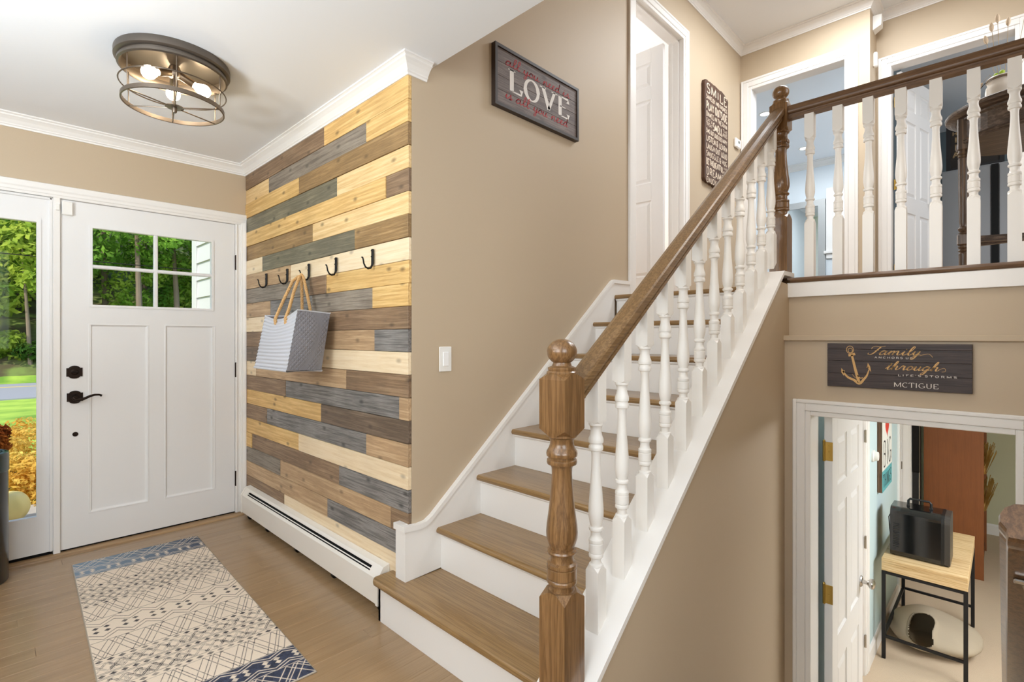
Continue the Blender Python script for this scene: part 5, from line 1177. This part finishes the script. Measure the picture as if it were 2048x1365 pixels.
cave(.94, 1.06).build('lining', plain('felt_lining', (150, 134, 106), .95, bump=.3, bscale=40), CC, local=True)
# bookcase with straw, black upright
BC = thing('bookcase', 'tall reddish brown bookcase seen from its plain end panel in the lower room', 'bookcase', (7.3, .39, ZL))
rb_ = wood('red_brown_veneer', [(112, 62, 28), (126, 72, 34), (136, 80, 40)], 'z', 1.2, .45, rings=.2, contrast=.9, weather=.08)
MB().box(6.82, 6.845, .155, .618, ZL, 1.12, .002).build('side_panel', rb_, BC); MB().box(7.80, 7.825, .155, .618, ZL, 1.12, .002).build('side_panel', rb_, BC); MB().box(6.845, 7.80, .606, .617, ZL+.01, 1.12).build('back_panel', rb_, BC)
for zz_ in (ZL+.08, ZL+.62, ZL+1.02, ZL+1.42, ZL+1.84, 1.10): MB().box(6.846, 7.799, .165, .605, zz_-.011, zz_+.011, .001).build('shelf', rb_, BC)
MB().box(6.846, 7.799, .17, .185, ZL, ZL+.068).build('plinth', rb_, BC)
straw = leaf_mat('straw', (196, 160, 88), (232, 206, 140), .2, 8)
for (x, z_, h_, lb) in ((7.08, ZL+.632, .36, 'bunch of pale dried straw on the low bookcase shelf'), (6.95, ZL+1.032, .33, 'bunch of pale dried straw on the middle bookcase shelf')):
    t = thing('straw_bunch', lb, 'dried straw', (x, .2, z_), 0, 'dried straw on the bookcase')
    m = MB()
    for k in range(160):
        a_ = random.uniform(0, 2*PI); r = random.random()**.5*.06; hx = random.uniform(.5, 1)*h_
        p = Vector((r*math.cos(a_), r*math.sin(a_), 0)); q_ = Vector((r*1.7*math.cos(a_), r*1.7*math.sin(a_)-.05*random.random(), hx)); w_ = Vector((.006, .003, 0))
        m.add([p-w_*.3, p+w_*.3, q_+w_, q_-w_], [(0, 1, 2, 3)])
    m.build('stalks', straw, t, kind='stuff', local=True, fix=False); MB().lathe([(.045, 0), (.06, .05), (.058, .10), (.05, .11)], 18).build('basket', plain('wicker', (176, 140, 84), .8, bump=.6, bscale=120), t, local=True)
t = thing('upright_case', 'tall black upright case with thin silver rod left of the brown bookcase', 'case', (6.73, .672, ZL))
MB().box(6.70, 6.79, .636, .714, ZL, 1.10, .01).build('body', plain('dull_black', (20, 19, 18), .6), t); MB().tube([(6.695, .642, ZL+.02), (6.695, .642, ZL+1.55)], .004, 8).build('rod', M['nickel'], t); MB().box(6.685, 6.70, .64, .70, ZL+1.0, ZL+1.62, .006).build('pocket', M['black'], t)

# ------------------------------------------------------------------ outdoors
def ground_z(x, y):
    if y < 24.5: return -.30
    return -.30+min((y-24.5)*.55, 14)
xs = np.linspace(-40, 60, 61); ys = list(np.linspace(4.05, 17.4, 6))+[17.5, 23.5, 24.5]+list(np.linspace(26, 60, 18))
m = MB(); vs = []
for y_ in ys:
    for x in xs: vs.append((x, y_, ground_z(x, y_)+(.25*math.sin(x*1.3+y_*.7)+.2*math.sin(x*.5-y_*1.1) if y_ > 25 else 0)))
n = len(xs); m.add(vs, [(j*n+i, j*n+i+1, (j+1)*n+i+1, (j+1)*n+i) for j in range(len(ys)-1) for i in range(n-1)], True)
gm_, gt, gb2 = new_mat('ground_cover'); N = gt.nodes; L = gt.links
tc = N.new('ShaderNodeTexCoord'); nz1 = N.new('ShaderNodeTexNoise'); nz1.inputs['Scale'].default_value = 1.3; nz1.inputs['Detail'].default_value = 6; L.new(tc.outputs['Object'], nz1.inputs['Vector'])
lw_ = N.new('ShaderNodeValToRGB'); e = lw_.color_ramp.elements; e[0].position = .35; e[0].color = lin((104, 146, 44)); e[1].position = .65; e[1].color = lin((166, 196, 74)); L.new(nz1.outputs[0], lw_.inputs[0])
wd = N.new('ShaderNodeValToRGB'); e = wd.color_ramp.elements; e[0].position = .4; e[0].color = lin((78, 72, 44)); e[1].position = .62; e[1].color = lin((112, 132, 62)); L.new(nz1.outputs[0], wd.inputs[0])
sp = N.new('ShaderNodeSeparateXYZ'); L.new(tc.outputs['Object'], sp.inputs[0]); gt_ = N.new('ShaderNodeMath'); gt_.operation = 'GREATER_THAN'; gt_.inputs[1].default_value = 24.8; L.new(sp.outputs['Y'], gt_.inputs[0])
mx = N.new('ShaderNodeMixRGB'); L.new(gt_.outputs[0], mx.inputs[0]); L.new(lw_.outputs[0], mx.inputs[1]); L.new(wd.outputs[0], mx.inputs[2]); L.new(mx.outputs[0], gb2.inputs['Base Color']); gb2.inputs['Roughness'].default_value = .95
struct('ground', m, gm_)
struct('road', MB().box(-40, 60, 17.6, 23.2, -.32, -.27), plain('asphalt', (150, 152, 156), .9, bump=.3, bscale=20)); struct('road_line', MB().box(-40, 60, 21.6, 21.8, -.272, -.266), plain('road_yellow', (214, 190, 96), .8))
struct('porch_slab', MB().box(-2.2, 1.5, 4.05, 5.75, -.4, -.13), plain('concrete', (168, 162, 152), .9, bump=.3, bscale=30, var=.08))
# side wing with lap siding seen through the door panes
wing = struct('wall_wing', MB().box(1.52, 3.5, 4.04, 6.15, -.4, 3.6), M['white']); sd = plain('vinyl_siding', (204, 206, 202), .5)
z = -.3
while z < 3.5:
    MB().prism([(1.519, z), (1.495, z), (1.511, z+.178), (1.519, z+.178)], 'y', 4.05, 6.02).build('siding_board', sd, wing); z += .178
MB().box(1.488, 1.56, 6.02, 6.16, -.3, 3.55, .003).build('corner_board', sd, wing)
# leafy plants
def leaves(name, parent, centers, radii, count, size, mat, squash=.8, droop=.0, seed=0, shell=.55):
    g = np.random.default_rng(seed); C_ = np.array(centers); R_ = np.array(radii); pr = R_**2/np.sum(R_**2); k = g.choice(len(R_), count, p=pr)
    d = g.normal(size=(count, 3)); d /= np.linalg.norm(d, axis=1)[:, None]; r = R_[k]*(shell+(1-shell)*g.random(count)**.5)
    P = C_[k]+d*r[:, None]*np.array([1, 1, squash]); nrm = d+g.normal(size=(count, 3))*.6+np.array([0, 0, .5]); nrm /= np.linalg.norm(nrm, axis=1)[:, None]
    a_ = np.cross(nrm, g.normal(size=(count, 3))); a_ /= np.linalg.norm(a_, axis=1)[:, None]; b_ = np.cross(nrm, a_); s_ = size*(.6+.8*g.random(count))[:, None]
    V_ = np.stack([P-a_*s_, P-b_*s_*.45, P+a_*s_, P+b_*s_*.45], 1).reshape(-1, 3).astype(np.float32); q = np.arange(count*4, dtype=np.int32)
    me = bpy.data.meshes.new(name); me.vertices.add(len(V_)); me.vertices.foreach_set('co', V_.ravel()); me.loops.add(len(q)); me.loops.foreach_set('vertex_index', q)
    me.polygons.add(count); me.polygons.foreach_set('loop_start', np.arange(0, count*4, 4, dtype=np.int32)); me.polygons.foreach_set('loop_total', np.full(count, 4, dtype=np.int32)); me.update(); me.materials.append(mat)
    o = bpy.data.objects.new(name, me); COL.objects.link(o); o.parent = parent; return o
gr = [leaf_mat('leaf_deep', (50, 86, 34), (116, 158, 66), .4, .8), leaf_mat('leaf_mid', (76, 122, 44), (152, 196, 82), .45, .7), leaf_mat('leaf_bright', (112, 152, 52), (200, 212, 88), .5, .6)]
bark = plain('bark', (128, 112, 96), .9, bump=.8, bscale=14, var=.2)
def tree(x, y, h, R_, mi, seed, label, trunk=.13, low=.25, count=3800, group='trees on the wooded bank'):
    z = ground_z(x, y); t = thing('tree', label, 'tree', (x, y, z), 0, group); g = random.Random(seed)
    lean = g.uniform(-.3, .3); MB().tube([(0, 0, -.3), (lean*.3, 0, h*.3), (lean*.7, .1, h*.65), (lean, 0, h*.9)], [trunk, trunk*.85, trunk*.55, trunk*.2], 9).build('trunk', bark, t, local=True)
    cs = []; rs = []
    for k in range(15):
        f = g.uniform(low, 1); sp = R_*(1.0-.55*abs(f-.55)/.5); cs.append((lean*f+g.uniform(-sp, sp), g.uniform(-sp, sp), h*f)); rs.append(R_*g.uniform(.35, .6))
    leaves('foliage', t, cs, rs, count, .13, gr[mi], .65, seed=seed)
TLS = ['deep green leafy tree in the wooded bank across the road', 'mid green leafy tree in the wooded bank across the road', 'yellow green sunlit tree in the wooded bank across the road']
TS = [(-4.5, 27, 9, 2.6, 0), (-2.0, 29.5, 12, 3, 1), (-.6, 26.3, 7, 1.9, 2), (1.4, 31, 13, 3.2, 0), (1.9, 26.6, 6.0, 1.9, 1), (3.6, 28.5, 10, 2.7, 2), (5.6, 32, 13, 3.3, 0), (6.0, 27.0, 7, 2.1, 1), (8.2, 29.5, 11, 2.9, 0), (8.6, 26.4, 6.2, 2.0, 2), (11, 28.5, 10, 2.8, 1), (14, 30, 12, 3.2, 0), (-7.5, 30, 12, 3.2, 1), (3.2, 34, 15, 3.6, 1), (9.8, 34, 15, 3.8, 1), (-.8, 35, 15, 3.8, 0), (17.5, 28, 10, 3, 2), (-10.5, 27, 9, 3, 0)]
for k, (x, y_, h, r, mi) in enumerate(TS): tree(x, y_, h, r, mi, 50+k, TLS[mi], low=(.5 if y_ < 29 and 0 < x < 10 else .25), group='trees on the wooded bank, '+('deep green', 'mid green', 'yellow green')[mi])
tree(4.35, 25.6, 8.5, 1.7, 1, 90, 'pale trunked tree framed by the left panes of the front door', .13, .5, 2600)
tree(1.05, 25.4, 5.2, 1.3, 2, 91, 'slim young tree with bare pale trunk seen through the sidelight', .07, .5, 1500)
for k in range(15):
    x = -6+k*1.25; y_ = 25.2+(k*37 % 10)*.13; z = ground_z(x, y_); t = thing('shrub', 'low green shrub at the foot of the wooded bank', 'shrub', (x, y_, z), 0, 'shrubs along the road edge')
    g = random.Random(200+k); leaves('foliage', t, [(g.uniform(-.6, .6), g.uniform(-.2, .5), g.uniform(.15, .7)) for _ in range(7)], [g.uniform(.3, .55) for _ in range(7)], 1100, .09, gr[(k*7) % 3], .8, seed=300+k)
t = thing('maple_shrub', 'low spreading shrub with golden orange leaves outside the sidelight', 'shrub', (.35, 6.6, -.3))
g = random.Random(5); mc = leaf_mat('maple_leaf', (206, 150, 56), (250, 228, 124), .5, 3.5)
for k in range(5): MB().tube([(0, 0, 0), (math.cos(k*1.3)*.3, math.sin(k*1.3)*.3, .35), (math.cos(k*1.3)*.7, math.sin(k*1.3)*.7, .5)], [.025, .018, .008], 6).build('branch', bark, t, local=True)
leaves('foliage', t, [(g.uniform(-.9, .9), g.uniform(-.85, 1.2), g.uniform(.06, .62)) for _ in range(60)], [g.uniform(.16, .30) for _ in range(60)], 26000, .024, mc, .6, seed=8, shell=.4)
t = thing('pumpkin', 'pale yellow white pumpkin on the porch outside the sidelight', 'pumpkin', (.085, 5.27, -.13))
m = MB(); vs = []; n, k = 40, 18
for j in range(k+1):
    for i in range(n):
        th_ = 2*PI*i/n; ph = PI*j/k; r = .135*(1-.05*abs(math.cos(5*th_))**4)*math.sin(ph); vs.append((r*math.cos(th_), r*math.sin(th_), .125-.125*math.cos(ph)*(1-.18*math.exp(-(ph if ph < 1.5 else PI-ph)**2*6))))
m.add(vs, [(j*n+i, j*n+(i+1) % n, (j+1)*n+(i+1) % n, (j+1)*n+i) for j in range(k) for i in range(n)], True); m.build('rind', plain('pumpkin_rind', (250, 226, 150), .4, var=.12), t, local=True)
MB().tube([(0, 0, .215), (.004, 0, .245), (.014, .004, .268)], [.014, .010, .009], 8).build('stem', plain('pumpkin_stem', (120, 110, 70), .8), t, local=True)
t = thing('bronze_mum', 'rounded bronze red chrysanthemum in a slim dark pot outside the sidelight', 'flowers', (-.03, 5.12, -.13))
MB().lathe([(.05, 0), (.06, .02), (.07, .50), (.075, .53), (.066, .53), (.06, .48), (0, .47)], 24).build('pot', plain('dark_pot', (40, 44, 46), .5), t, local=True)
leaves('blooms', t, [(0, 0, .66), (.05, 0, .70), (-.05, .03, .68), (.02, -.06, .62), (.06, .02, .60)], [.13, .09, .09, .08, .08], 2600, .022, leaf_mat('bronze_bloom', (96, 36, 22), (190, 110, 50), .25, 9), .75, seed=21, shell=.5)
bgr = [leaf_mat('leaf_bush', (96, 150, 56), (176, 214, 96), .5, .9), leaf_mat('leaf_bush_lime', (120, 170, 56), (206, 226, 104), .5, .9)]
for k in range(18):
    x = -3+k*.85; y_ = 27.5+(k*53 % 17)*.32; z = ground_z(x, y_); t = thing('bush', 'bright leafy bush growing up the wooded bank between tree trunks', 'bush', (x, y_, z), 0, 'bushes on the wooded bank')
    g = random.Random(700+k); leaves('foliage', t, [(g.uniform(-.8, .8), g.uniform(-.5, .5), g.uniform(.3, 3.0)) for _ in range(13)], [g.uniform(.45, .8) for _ in range(13)], 2400, .10, bgr[k % 2], .8, seed=800+k)
# power line between two poles
pole_m = plain('pole_wood', (96, 84, 72), .9)
for x, lb in ((-16, 'wooden utility pole at the left end of the power line'), (26, 'wooden utility pole at the right end of the power line')):
    t = thing('utility_pole', lb, 'pole', (x, 24.2, -.3)); MB().lathe([(.15, -.3), (.12, 5.2)], 12).build('shaft', pole_m, t, local=True); MB().box(-.06, .06, -.7, .7, 4.9, 5.02).build('crossarm', pole_m, t, local=True)
t = thing('power_line', 'dark power line strung low in front of the trees', 'cable', (5, 24.2, 4.0))
MB().tube([(x, 24.2, 4.05+.55*((x-5)/21)**2) for x in np.linspace(-16, 26, 40)], .017, 6).build('wire', M['gap'], t)
